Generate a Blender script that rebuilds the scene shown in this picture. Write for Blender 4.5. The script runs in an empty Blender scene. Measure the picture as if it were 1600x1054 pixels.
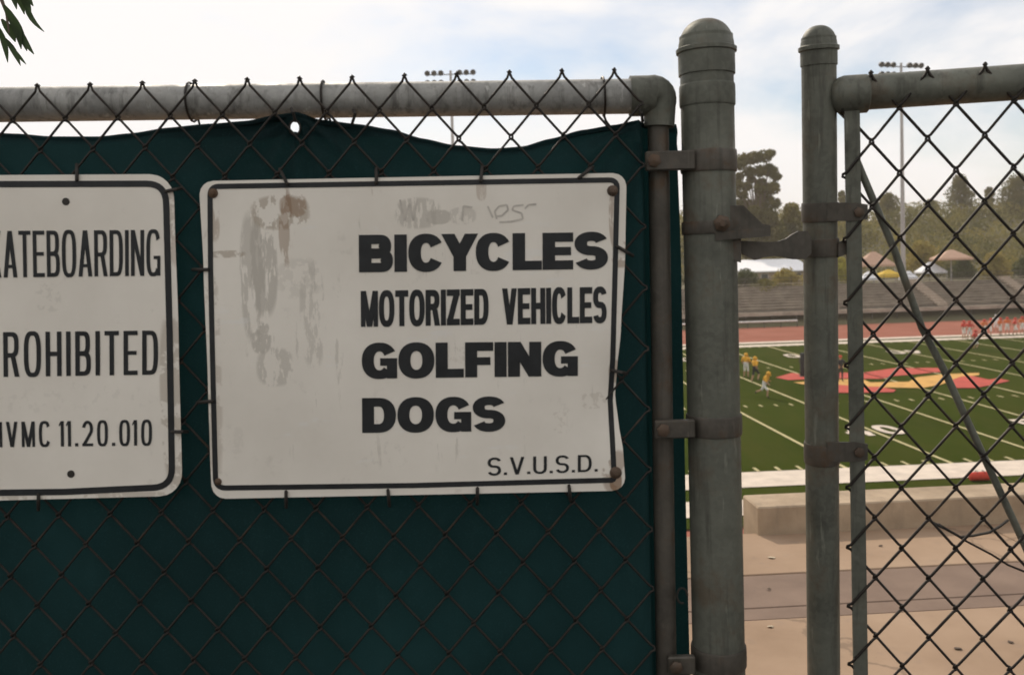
import bpy, math, random
from mathutils import Vector, Matrix, noise
random.seed(7)
S = bpy.context.scene
COL = S.collection
pi = math.pi

# ------------------------------------------------------------------ camera
FPX, PITCH, ROLL, CX, CY, EYE = 1450.0, .042, .028, 800.0, 462.7, 1.6
_F = Vector((0, math.cos(PITCH), -math.sin(PITCH)))
_U0 = Vector((0, math.sin(PITCH), math.cos(PITCH)))
_R = Vector((1, 0, 0)) * math.cos(ROLL) - _U0 * math.sin(ROLL)
_U = _U0 * math.cos(ROLL) + Vector((1, 0, 0)) * math.sin(ROLL)
cam = bpy.data.cameras.new('camera'); co = bpy.data.objects.new('camera', cam); COL.objects.link(co)
co.matrix_world = Matrix(((_R.x, _U.x, -_F.x, 0), (_R.y, _U.y, -_F.y, 0), (_R.z, _U.z, -_F.z, EYE), (0, 0, 0, 1)))
cam.sensor_fit = 'HORIZONTAL'; cam.sensor_width = 36; cam.lens = 36 * FPX / 1600
cam.shift_y = -(527 - CY) / 1600
cam.clip_start = .05; cam.clip_end = 6000
cam.dof.use_dof = True; cam.dof.focus_distance = 2.0; cam.dof.aperture_fstop = 7.5
S.camera = co

# ------------------------------------------------------------------ sky, sun, exposure
SUN_EL, SUN_AZ = math.radians(40), math.radians(-20)      # azimuth from +Y, negative = left
w = bpy.data.worlds.new('World'); S.world = w; w.use_nodes = True
nt = w.node_tree; nt.nodes.clear()
N = lambda t, **k: (lambda n: ([setattr(n, a, b) for a, b in k.items()], n)[1])(nt.nodes.new(t))
out = N('ShaderNodeOutputWorld'); bg = N('ShaderNodeBackground'); bg.inputs[1].default_value = .11
sky = N('ShaderNodeTexSky', sky_type='NISHITA', sun_disc=False, sun_elevation=SUN_EL, sun_rotation=SUN_AZ, air_density=1.0, dust_density=.8, ozone_density=1.0)
tc = N('ShaderNodeTexCoord'); mp = N('ShaderNodeMapping'); mp.inputs['Scale'].default_value = (1, 1, 2.2); mp.inputs['Location'].default_value = (.3, .1, .45)
no = N('ShaderNodeTexNoise'); no.inputs['Scale'].default_value = 3.2; no.inputs['Detail'].default_value = 9; no.inputs['Roughness'].default_value = .52; no.inputs['Distortion'].default_value = .3
rp = N('ShaderNodeValToRGB'); rp.color_ramp.elements[0].position = .29; rp.color_ramp.elements[1].position = .50
mx = N('ShaderNodeMixRGB'); mx.inputs[2].default_value = (9.8, 9.6, 9.55, 1)
L = nt.links.new
L(tc.outputs['Generated'], mp.inputs[0]); L(mp.outputs[0], no.inputs[0]); L(no.outputs[0], rp.inputs[0])
L(rp.outputs[0], mx.inputs[0]); L(sky.outputs[0], mx.inputs[1]); L(mx.outputs[0], bg.inputs[0]); L(bg.outputs[0], out.inputs[0])
sl = bpy.data.lights.new('sun', 'SUN'); so = bpy.data.objects.new('sun', sl); COL.objects.link(so)
sl.energy = 3.1; sl.angle = math.radians(.6); sl.color = (1, .88, .73)
sd = Vector((math.sin(SUN_AZ) * math.cos(SUN_EL), math.cos(SUN_AZ) * math.cos(SUN_EL), math.sin(SUN_EL)))
so.rotation_euler = sd.to_track_quat('Z', 'Y').to_euler(); so.location = (-10, 20, 30)
S.view_settings.view_transform = 'Standard'; S.view_settings.look = 'None'; S.view_settings.gamma = 1; S.view_settings.exposure = -.1
S.render.engine = 'CYCLES'

# ------------------------------------------------------------------ layout helpers
def ray(px, py): return _F + _R * ((px - CX) / FPX) + _U * ((CY - py) / FPX)
def at(px, py, Y):                       # point of the vertical plane Y metres ahead seen at a photo pixel
    d = ray(px, py); t = Y / d.y; return Vector((d.x * t, Y, EYE + d.z * t))
def gp(px, py, z):                       # point at height z seen at a photo pixel
    d = ray(px, py); t = (z - EYE) / d.z; return Vector((d.x * t, d.y * t, z))
FA = math.atan(96 / 1450)                # the field is turned by this against the fence
CA, SA = math.cos(FA), math.sin(FA)
def fw(u, v, z=0): return Vector((u * CA - v * SA, u * SA + v * CA, z))
def uv(p): return p.x * CA + p.y * SA, -p.x * SA + p.y * CA
ZF = -7.54                               # level of the playing field
YF = 1.28                                # distance of the gate

# ------------------------------------------------------------------ mesh builder
class MB:
    def __init__(s): s.v = []; s.f = []; s.m = []
    def add(s, vs, fs, m=0):
        o = len(s.v); s.v += [Vector(q) for q in vs]; s.f += [[o + i for i in f] for f in fs]; s.m += [m] * len(fs); return s
    def box(s, lo, hi, b=0, m=0, tf=None):
        (x0, y0, z0), (x1, y1, z1) = lo, hi
        if b <= 0:
            vs = [(x, y, z) for z in (z0, z1) for y in (y0, y1) for x in (x0, x1)]
            fs = [(0, 2, 3, 1), (4, 5, 7, 6), (0, 1, 5, 4), (2, 6, 7, 3), (0, 4, 6, 2), (1, 3, 7, 5)]
        else:
            vs = []; idx = {}
            for i, X in enumerate((x0, x1)):
                for j, Yy in enumerate((y0, y1)):
                    for k, Z in enumerate((z0, z1)):
                        sx, sy, sz = (1, -1)[i], (1, -1)[j], (1, -1)[k]
                        for a, q in enumerate(((X, Yy + sy * b, Z + sz * b), (X + sx * b, Yy, Z + sz * b), (X + sx * b, Yy + sy * b, Z))):
                            idx[i, j, k, a] = len(vs); vs.append(q)
            I = lambda i, j, k, a: idx[i, j, k, a]
            fs = []
            for i in (0, 1):
                fs.append([I(i, 0, 0, 0), I(i, 1, 0, 0), I(i, 1, 1, 0), I(i, 0, 1, 0)][::(-1, 1)[i]])
                fs.append([I(0, i, 0, 1), I(0, i, 1, 1), I(1, i, 1, 1), I(1, i, 0, 1)][::(-1, 1)[i]])
                fs.append([I(0, 0, i, 2), I(1, 0, i, 2), I(1, 1, i, 2), I(0, 1, i, 2)][::(-1, 1)[i]])
            for i in (0, 1):
                for j in (0, 1):
                    fs.append([I(i, j, 0, 0), I(i, j, 1, 0), I(i, j, 1, 1), I(i, j, 0, 1)])
                    fs.append([I(i, 0, j, 0), I(i, 1, j, 0), I(i, 1, j, 2), I(i, 0, j, 2)])
                    fs.append([I(0, i, j, 1), I(1, i, j, 1), I(1, i, j, 2), I(0, i, j, 2)])
                    for k in (0, 1): fs.append([I(i, j, k, 0), I(i, j, k, 1), I(i, j, k, 2)])
        if tf: vs = [tf(Vector(q)) for q in vs]
        return s.add(vs, fs, m)
    def tube(s, pts, r, n=10, m=0, cap=True):
        pts = [Vector(p) for p in pts]; rs = r if isinstance(r, (list, tuple)) else [r] * len(pts)
        vs = []; fs = []; up = None
        for i, p in enumerate(pts):
            t = (pts[min(i + 1, len(pts) - 1)] - pts[max(i - 1, 0)]).normalized()
            if up is None: up = t.orthogonal().normalized()
            up = (up - t * up.dot(t));  up = up.normalized() if up.length > 1e-6 else t.orthogonal().normalized()
            b = t.cross(up)
            for k in range(n):
                a = 2 * pi * k / n; vs.append(p + (up * math.cos(a) + b * math.sin(a)) * rs[i])
        for i in range(len(pts) - 1):
            for k in range(n):
                k2 = (k + 1) % n; fs.append((i * n + k, i * n + k2, (i + 1) * n + k2, (i + 1) * n + k))
        if cap: fs += [list(range(n))[::-1], [(len(pts) - 1) * n + k for k in range(n)]]
        return s.add(vs, fs, m)
    def lathe(s, base, axis, prof, n=32, m=0):
        base = Vector(base); ax = Vector(axis).normalized(); e1 = ax.orthogonal().normalized(); e2 = ax.cross(e1)
        vs = []; fs = []
        for h, r in prof:
            for k in range(n):
                a = 2 * pi * k / n; vs.append(base + ax * h + (e1 * math.cos(a) + e2 * math.sin(a)) * max(r, 1e-5))
        for i in range(len(prof) - 1):
            for k in range(n):
                k2 = (k + 1) % n; fs.append((i * n + k, i * n + k2, (i + 1) * n + k2, (i + 1) * n + k))
        fs += [list(range(n))[::-1], [(len(prof) - 1) * n + k for k in range(n)]]
        return s.add(vs, fs, m)
    def poly(s, pts, m=0): return s.add(pts, [list(range(len(pts)))], m)
    def mesh(s, name, org=None):
        me = bpy.data.meshes.new(name); o = Vector(org) if org else Vector()
        me.from_pydata([tuple(q - o) for q in s.v], [], s.f); me.validate(); return me
    def build(s, name, mats, parent=None, org=None, smooth=40):
        me = s.mesh(name, org)
        mats = mats if isinstance(mats, (list, tuple)) else [mats]
        for q in mats: me.materials.append(q)
        if len(mats) > 1 and len(me.polygons) == len(s.m): me.polygons.foreach_set('material_index', s.m)
        if smooth:
            me.polygons.foreach_set('use_smooth', [True] * len(me.polygons)); me.set_sharp_from_angle(angle=math.radians(smooth))
        ob = bpy.data.objects.new(name, me); COL.objects.link(ob)
        if parent: ob.parent = parent
        elif org: ob.location = org
        return ob
def tag(o, label=None, cat=None, group=None, kind=None):
    for k, q in (('label', label), ('category', cat), ('group', group), ('kind', kind)):
        if q: o[k] = q
    return o
def empty(name, loc, label, cat, group=None, rz=0):
    o = bpy.data.objects.new(name, None); COL.objects.link(o); o.location = loc; o.rotation_euler.z = rz; o.empty_display_size = .1
    return tag(o, label, cat, group)
def child(name, me, parent, loc=(0, 0, 0), rot=(0, 0, 0), sc=(1, 1, 1)):
    o = bpy.data.objects.new(name, me); COL.objects.link(o); o.parent = parent; o.location = loc; o.rotation_euler = rot; o.scale = sc; return o

# ------------------------------------------------------------------ materials
class NM:                                # small node-material helper
    def __init__(s, name, rough=.7, metal=0, spec=.4):
        s.m = bpy.data.materials.new(name); s.m.use_nodes = True; s.t = s.m.node_tree; s.b = s.t.nodes['Principled BSDF']
        s.b.inputs['Roughness'].default_value = rough; s.b.inputs['Metallic'].default_value = metal; s.b.inputs['Specular IOR Level'].default_value = spec
        s.c = s.n('ShaderNodeTexCoord').outputs['Object']
    def n(s, t, **k):
        q = s.t.nodes.new(t)
        for a, b in k.items(): setattr(q, a, b)
        return q
    def l(s, a, b): s.t.links.new(a, b)
    def noise(s, scale, detail=4, rough=.55, vec=None, stretch=None):
        v = vec or s.c
        if stretch:
            mp = s.n('ShaderNodeMapping'); mp.inputs['Scale'].default_value = stretch; s.l(v, mp.inputs[0]); v = mp.outputs[0]
        q = s.n('ShaderNodeTexNoise'); q.inputs['Scale'].default_value = scale; q.inputs['Detail'].default_value = detail; q.inputs['Roughness'].default_value = rough
        s.l(v, q.inputs['Vector']); return q.outputs[0]
    def ramp(s, f, *st):
        q = s.n('ShaderNodeValToRGB'); e = q.color_ramp.elements
        while len(e) < len(st): e.new(.5)
        for i, (p_, c) in enumerate(st):
            e[i].position = p_; c = (c, c, c) if not isinstance(c, (tuple, list)) else c; e[i].color = (*c, 1)
        s.l(f, q.inputs[0]); return q.outputs[0]
    def math(s, op, a, b=None):
        q = s.n('ShaderNodeMath', operation=op)
        for i, x in enumerate((a, b)):
            if x is None: continue
            if isinstance(x, (int, float)): q.inputs[i].default_value = x
            else: s.l(x, q.inputs[i])
        return q.outputs[0]
    def mix(s, f, a, b):
        q = s.n('ShaderNodeMixRGB')
        for i, x in enumerate((f, a, b)):
            if isinstance(x, (int, float)): q.inputs[i].default_value = x
            elif isinstance(x, (tuple, list)): q.inputs[i].default_value = (*x, 1)
            else: s.l(x, q.inputs[i])
        return q.outputs[0]
    def col(s, c):
        if isinstance(c, (tuple, list)): s.b.inputs['Base Color'].default_value = (*c, 1)
        else: s.l(c, s.b.inputs['Base Color'])
        return s
    def bump(s, h, st=.3, d=.002):
        q = s.n('ShaderNodeBump'); q.inputs['Strength'].default_value = st; q.inputs['Distance'].default_value = d; s.l(h, q.inputs['Height']); s.l(q.outputs[0], s.b.inputs['Normal']); return s
    def rough(s, f): s.l(f, s.b.inputs['Roughness']); return s
    def blob(s, cx, cz, rx, rz, soft=.35):                  # soft elliptical mask in the object's X/Z
        sx = s.n('ShaderNodeSeparateXYZ'); s.l(s.c, sx.inputs[0])
        a = s.math('POWER', s.math('ABSOLUTE', s.math('DIVIDE', s.math('SUBTRACT', sx.outputs[0], cx), rx)), 2.6)
        b = s.math('POWER', s.math('ABSOLUTE', s.math('DIVIDE', s.math('SUBTRACT', sx.outputs[2], cz), rz)), 2.6)
        return s.ramp(s.math('ADD', a, b), (1 - soft, 1.0), (1.0, 0.0))
def simple(name, c, rough=.7, metal=0, var=.25, scale=6, bump=0, bs=60):
    m = NM(name, rough, metal)
    d = tuple(x * (1 - var) for x in c); e = tuple(min(1, x * (1 + var * .7)) for x in c)
    m.col(m.ramp(m.noise(scale, 5), (.3, d), (.7, e)))
    if bump: m.bump(m.noise(bs, 4), bump, .003)
    return m.m
def galvanised(name, base=(.118, .12, .096), rust=.5):
    m = NM(name, .6, .3, .4)
    c = m.ramp(m.noise(7, 8, .65), (.3, tuple(x * .55 for x in base)), (.5, base), (.72, tuple(x * 1.4 for x in base)))
    vo = m.n('ShaderNodeTexVoronoi'); vo.inputs['Scale'].default_value = 150; m.l(m.c, vo.inputs['Vector'])
    c = m.mix(m.math('MULTIPLY', m.ramp(vo.outputs[1], (.3, 0.0), (.8, 1.0)), .18), c, tuple(x * 1.7 for x in base))
    c = m.mix(m.math('MULTIPLY', m.ramp(m.noise(14, 9, .7), (.53, 0.0), (.66, 1.0)), rust), c, (.085, .045, .02))
    c = m.mix(m.math('MULTIPLY', m.ramp(m.noise(12, 6, .65, stretch=(6, 6, .35)), (.52, 0.0), (.66, 1.0)), .55), c, (.045, .042, .033))
    c = m.mix(m.math('MULTIPLY', m.ramp(m.noise(90, 4, .6, stretch=(1, 1, .12)), (.64, 0.0), (.7, 1.0)), .4), c, tuple(min(1, x * 2.2) for x in base))
    m.col(c); m.bump(m.noise(120, 5, .6), .4, .0012); m.rough(m.ramp(m.noise(22, 5), (.3, .38), (.7, .8)))
    return m.m
M = {}
M['galv'] = galvanised('galvanised_pipe'); M['galv_rail'] = galvanised('weathered_glare_paled_rail', (.29, .285, .265), .3)  # gate rail colour lightened to stand for veiling glare; otherwise the same pipe metal
M['band'] = galvanised('rusty_band_steel', (.08, .07, .056), .75); M['wire'] = galvanised('dull_fence_wire', (.019, .0145, .011), .4)
M['bolt'] = galvanised('rusty_bolt', (.09, .06, .04), .9)
M['tie'] = simple('blackened_tie_wire', (.035, .03, .025), .6, .3)
M['black'] = simple('black_enamel_print', (.011, .0125, .0135), .55, 0, .5, 40)
# green windscreen fabric: knitted, lets some sun through
m = NM('green_windscreen_fabric', .85, 0, .2)
cc = m.ramp(m.noise(2.2, 7, .6), (.3, (.0016, .0085, .0098)), (.5, (.0034, .0165, .018)), (.72, (.0085, .034, .037)))
cc = m.mix(m.math('MULTIPLY', m.ramp(m.noise(420, 2), (.55, 0.0), (.75, 1.0)), .5), cc, (.016, .045, .05))
cc = m.mix(m.math('MULTIPLY', m.ramp(m.noise(6, 8, .7, stretch=(3, 1, .4)), (.56, 0.0), (.75, 1.0)), .3), cc, (.02, .05, .052)); m.col(cc)
wv = m.n('ShaderNodeTexWave', bands_direction='X'); wv.inputs['Scale'].default_value = 210; m.l(m.c, wv.inputs[0])
wv2 = m.n('ShaderNodeTexWave', bands_direction='Z'); wv2.inputs['Scale'].default_value = 210; m.l(m.c, wv2.inputs[0])
m.bump(m.math('ADD', wv.outputs[1], wv2.outputs[1]), .35, .0006)
tr = m.n('ShaderNodeBsdfTranslucent'); m.l(m.mix(.4, cc, (.010, .046, .048)), tr.inputs[0]); ms = m.n('ShaderNodeMixShader'); ms.inputs[0].default_value = .22
m.l(m.b.outputs[0], ms.inputs[1]); m.l(tr.outputs[0], ms.inputs[2]); m.l(ms.outputs[0], m.t.nodes['Material Output'].inputs[0]); M['fabric'] = m.m
# ground
m = NM('worn_walkway_concrete', .9)
c = m.ramp(m.noise(1.6, 8, .6), (.28, (.24, .158, .098)), (.5, (.305, .208, .135)), (.75, (.37, .26, .175)))
c = m.mix(m.math('MULTIPLY', m.ramp(m.noise(7, 6, .7), (.58, 0.0), (.72, 1.0)), .35), c, (.2, .15, .12))
c = m.mix(m.math('MULTIPLY', m.ramp(m.noise(95, 3), (.66, 0.0), (.72, 1.0)), .5), c, (.16, .12, .1))
vo = m.n('ShaderNodeTexVoronoi', feature='DISTANCE_TO_EDGE'); vo.inputs['Scale'].default_value = .8; dm_ = m.n('ShaderNodeMixRGB', blend_type='ADD'); dm_.inputs[0].default_value = .25; m.l(m.c, dm_.inputs[1])
nz = m.n('ShaderNodeTexNoise'); nz.inputs['Scale'].default_value = 5; nz.inputs['Detail'].default_value = 6; m.l(m.c, nz.inputs[0]); m.l(nz.outputs[1], dm_.inputs[2]); m.l(dm_.outputs[0], vo.inputs['Vector'])
c = m.mix(m.math('MULTIPLY', m.ramp(vo.outputs[0], (.003, 1.0), (.009, 0.0)), .55), c, (.13, .09, .06))
m.col(c); m.bump(m.noise(180, 4), .35, .002); M['concrete'] = m.m
m = NM('darker_walkway_concrete', .85)  # darker brown tone for the strip across the walkway
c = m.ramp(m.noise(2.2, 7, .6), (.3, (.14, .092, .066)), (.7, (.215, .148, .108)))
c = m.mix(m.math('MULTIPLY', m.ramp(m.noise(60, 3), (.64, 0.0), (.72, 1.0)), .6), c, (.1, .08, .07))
m.col(c); m.bump(m.noise(180, 4), .3, .002); M['dark_concrete'] = m.m
m = NM('kerb_concrete', .9)
c = m.ramp(m.noise(4, 8, .65), (.3, (.27, .2, .13)), (.7, (.44, .335, .23)))
c = m.mix(m.math('MULTIPLY', m.ramp(m.noise(5, 6, .6, stretch=(3, 3, .6)), (.52, 0.0), (.75, 1.0)), .45), c, (.17, .135, .1))
m.col(c); m.bump(m.noise(120, 5), .4, .003); M['kerb'] = m.m
m = NM('stadium_terrain_dirt', .95); m.col(m.ramp(m.noise(.06, 8), (.3, (.07, .066, .03)), (.7, (.13, .11, .055)))); M['dirt'] = m.m
m = NM('unseen_dark_ground', .95); m.col(m.ramp(m.noise(3, 8), (.3, (.035, .035, .037)), (.7, (.06, .058, .057)))); m.bump(m.noise(220, 3), .5, .003); M['dark_ground'] = m.m  # dark tone for the added ground on the camera side
m = NM('football_turf', 1, 0, 0)
c = m.ramp(m.noise(.12, 6), (.3, (.03, .046, .007)), (.7, (.046, .062, .010))); c = m.mix(m.math('MULTIPLY', m.noise(9, 4), .5), c, (.034, .042, .008)); c = m.mix(m.math('MULTIPLY', m.ramp(m.noise(.35, 7, .7, stretch=(1, .25, 1)), (.45, 0.0), (.7, 1.0)), .55), c, (.062, .06, .015)); m.col(c); M['turf'] = m.m
m = NM('red_track_rubber', 1, 0, .1); m.col(m.ramp(m.noise(.3, 5), (.3, (.24, .085, .055)), (.7, (.3, .115, .08)))); M['track'] = m.m
M['line'] = simple('worn_field_line_paint', (.46, .4, .2), .85, 0, .18, 2)
M['whitewall'] = simple('sideline_white_paint', (.6, .51, .42), .85, 0, .16, 1.5)
M['redpaint'] = simple('red_field_paint', (.42, .05, .03), .85, 0, .2, 1.2); M['goldpaint'] = simple('gold_field_paint', (.55, .3, .07), .85, 0, .2, 1.2)
M['bench'] = simple('weathered_bleacher_plank', (.36, .3, .24), .75, 0, .35, .7); M['frame'] = simple('dark_bleacher_steel', (.06, .052, .045), .7, .2)
M['whitepipe'] = simple('white_painted_pipe', (.75, .74, .7), .5)
M['step'] = simple('pale_aisle_concrete', (.36, .29, .23), .9)
M['pole'] = simple('light_pole_steel', (.4, .38, .37), .5, .4); M['lamp'] = simple('dark_floodlight_housing', (.05, .055, .06), .5)
M['bark'] = simple('grey_brown_bark', (.13, .1, .075), .95, 0, .4, 8, .5, 20)
def foliage(name, a, b, sc=.25):
    m = NM(name, .65, 0, .25); c = m.ramp(m.noise(sc, 5), (.32, a), (.68, b)); m.col(c)
    tr = m.n('ShaderNodeBsdfTranslucent'); m.l(c, tr.inputs[0]); ms = m.n('ShaderNodeMixShader'); ms.inputs[0].default_value = .35
    m.l(m.b.outputs[0], ms.inputs[1]); m.l(tr.outputs[0], ms.inputs[2]); m.l(ms.outputs[0], m.t.nodes['Material Output'].inputs[0]); return m.m
M['scrub'] = foliage('hillside_scrub_leaves', (.045, .06, .012), (.29, .235, .055), .2)
M['eucalypt'] = foliage('eucalyptus_leaves', (.07, .078, .018), (.16, .135, .04), .4)
M['olive'] = foliage('olive_bush_leaves', (.24, .2, .04), (.38, .29, .08), .5); M['yellowbush'] = foliage('yellow_green_leaves', (.38, .36, .045), (.52, .46, .08), .6)
M['deep'] = foliage('deep_green_hedge_leaves', (.04, .06, .015), (.085, .1, .03), .5)
M['leaf'] = foliage('near_dark_leaf', (.03, .05, .02), (.05, .08, .035), 6)
def sign_mat(name, stains):
    m = NM(name, .5, 0, .4)
    c = m.ramp(m.noise(4, 7, .6), (.3, (.655, .605, .525)), (.7, (.79, .74, .655)))
    c = m.mix(m.math('MULTIPLY', m.ramp(m.noise(28, 7, .7), (.6, 0.0), (.75, 1.0)), .3), c, (.36, .32, .27))
    for cx, cz, rx, rz, colr, amt, ns, th, st in stains:
        k = m.math('MULTIPLY', m.math('MULTIPLY', m.blob(cx, cz, rx, rz), m.ramp(m.noise(ns, 7, .68, stretch=st), (th, 0.0), (th + .035, 1.0))), amt)
        c = m.mix(k, c, colr)
    m.col(c); m.bump(m.noise(40, 5), .08, .001); return m.m
PAL = {}
def cloth(name, c):
    if name not in PAL: PAL[name] = simple(name, c, .8, 0, .15, 5)
    return PAL[name]

# ------------------------------------------------------------------ the setting
def frect(mb, u0, u1, v0, v1, z, m=0): return mb.add([fw(u0, v0, z), fw(u1, v0, z), fw(u1, v1, z), fw(u0, v1, z)], [(0, 1, 2, 3)], m)
def struct(mb, name, mat, smooth=0): return tag(mb.build(name, mat, None, None, smooth), kind='structure')
def hill_z(u, v):
    if v < 108: return -7.7
    if v < 121: return -7.7 + 4.3 * (v - 108) / 13
    if v < 142: return -3.4
    k = min(1, (v - 142) / 62); z = -3.4 + 11.0 * (k * k * (3 - 2 * k))
    if v > 204: z += (v - 204) * .004
    return z + k * (noise.noise(Vector((u * .02, v * .02, 3))) * 1.6)
mb = MB(); us = [-900, -600, -400] + [-300 + 12 * i for i in range(56)] + [500, 700, 900]
vs_ = [-400, -200, 0, 60, 108] + [108 + 3.25 * i for i in range(1, 5)] + [130, 142] + [142 + 7 * i for i in range(1, 13)] + [300, 450, 700, 1000]
for v in vs_:
    for u in us: mb.v.append(fw(u, v, hill_z(u, v) - (.5 if v <= 0 else 0)))
nu = len(us)
for j in range(len(vs_) - 1):
    for i in range(nu - 1): mb.f.append([j * nu + i, j * nu + i + 1, (j + 1) * nu + i + 1, (j + 1) * nu + i]); mb.m.append(0)
struct(mb, 'terrain', M['dirt'], 60)
VN, VFAR, U50 = 37.2, 86.0, 29.86
struct(frect(MB(), -70, 125, 22, 112, ZF - .06), 'running_track', M['track'])
field = struct(frect(MB(), -62, 118, 29.9, 89.2, ZF), 'football_field', M['turf'])
def mark(mb, name, mat): return mb.build(name, mat, field, None, 0)
mark(frect(MB(), -45, 105, VN - 2.4, VN, ZF + .03), 'sideline_border', M['whitewall'])
mark(frect(MB(), -45, 105, VFAR, VFAR + 1.7, ZF + .03), 'sideline_border', M['whitewall'])
mark(frect(MB(), -62, 118, 31.1, 33.1, ZF + .03), 'track_edge_stripe', M['whitewall'])
mark(frect(MB(), -62, 118, 88.9, 90.4, ZF + .03), 'track_edge_stripe', M['whitewall'])
for k in range(-10, 11):
    u = U50 + 4.572 * k; mark(frect(MB(), u - .085, u + .085, VN, VFAR, ZF + .03), 'yard_line', M['line'])
mb = MB()
for k in range(-50, 51):
    if k % 5 == 0: continue
    u = U50 + .9144 * k
    for v in (VN + .1, VN + 15.6, VFAR - 16.2, VFAR - .7): frect(mb, u - .07, u + .07, v, v + .62, ZF + .03)
tag(mark(mb, 'hash_marks', M['line']), kind='stuff')
def lift(polys, z): return [[fw(*uv(gp(x, y, ZF)), z) for x, y in q] for q in polys]
for name, mat, z, pts in (
    ('field_emblem_red', 'redpaint', .03, [(1212, 590), (1236, 583), (1262, 585), (1300, 582), (1345, 583), (1392, 576), (1402, 575), (1466, 575), (1474, 581), (1430, 585), (1392, 588), (1380, 592), (1338, 592), (1300, 591), (1255, 593), (1232, 594)]),
    ('field_emblem_gold', 'goldpaint', .045, [(1240, 598), (1296, 594), (1346, 592.5), (1360, 598), (1420, 597), (1432, 590), (1476, 585), (1530, 583), (1530, 586.5), (1498, 591), (1472, 601), (1440, 607), (1400, 606), (1345, 606), (1296, 602), (1254, 601)]),
    ('field_emblem_red', 'redpaint', .06, [(1258, 604), (1300, 601), (1345, 605), (1372, 605), (1400, 610), (1396, 613.5), (1345, 614.5), (1300, 614.5), (1270, 611)]),
    ('field_emblem_red', 'redpaint', .06, [(1486, 595), (1502, 589), (1518, 588), (1545, 594), (1560, 592), (1578, 596), (1545, 603), (1524, 607), (1494, 607)])):
    mb = MB()
    for q in lift([pts], ZF + z): mb.poly(q)
    mark(mb, name, M[mat])

# ---- glyphs (flat lettering cut as shapes)
def sup(c, e): return math.copysign(abs(c) ** (2 / e), c)
def arc(cx, cy, rx, ry, a0, a1, tv, th, n=22, e=2.3):
    o = []
    P_ = lambda a, kx, ky: (cx + kx * sup(math.cos(a), e), cy + ky * sup(math.sin(a), e))
    for i in range(n):
        a, b = [math.radians(a0 + (a1 - a0) * t / n) for t in (i, i + 1)]
        o.append([P_(a, rx, ry), P_(b, rx, ry), P_(b, rx - tv, ry - th), P_(a, rx - tv, ry - th)])
    return o
def bar(x0, y0, x1, y1): return [[(x0, y0), (x1, y0), (x1, y1), (x0, y1)]]
def dia(xa, ya, xb, yb, t): return [[(xa, ya), (xa + t, ya), (xb + t, yb), (xb, yb)]]
def bowl(y0, y1, w_, tv, th, e=2.3):
    r = min((y1 - y0) / 2 * .95, w_ * .5); cx = w_ - r
    return bar(tv * .5, y0, cx, y0 + th) + bar(tv * .5, y1 - th, cx, y1) + arc(cx, (y0 + y1) / 2, r, (y1 - y0) / 2, -90, 90, tv, th, 16, e)
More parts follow.
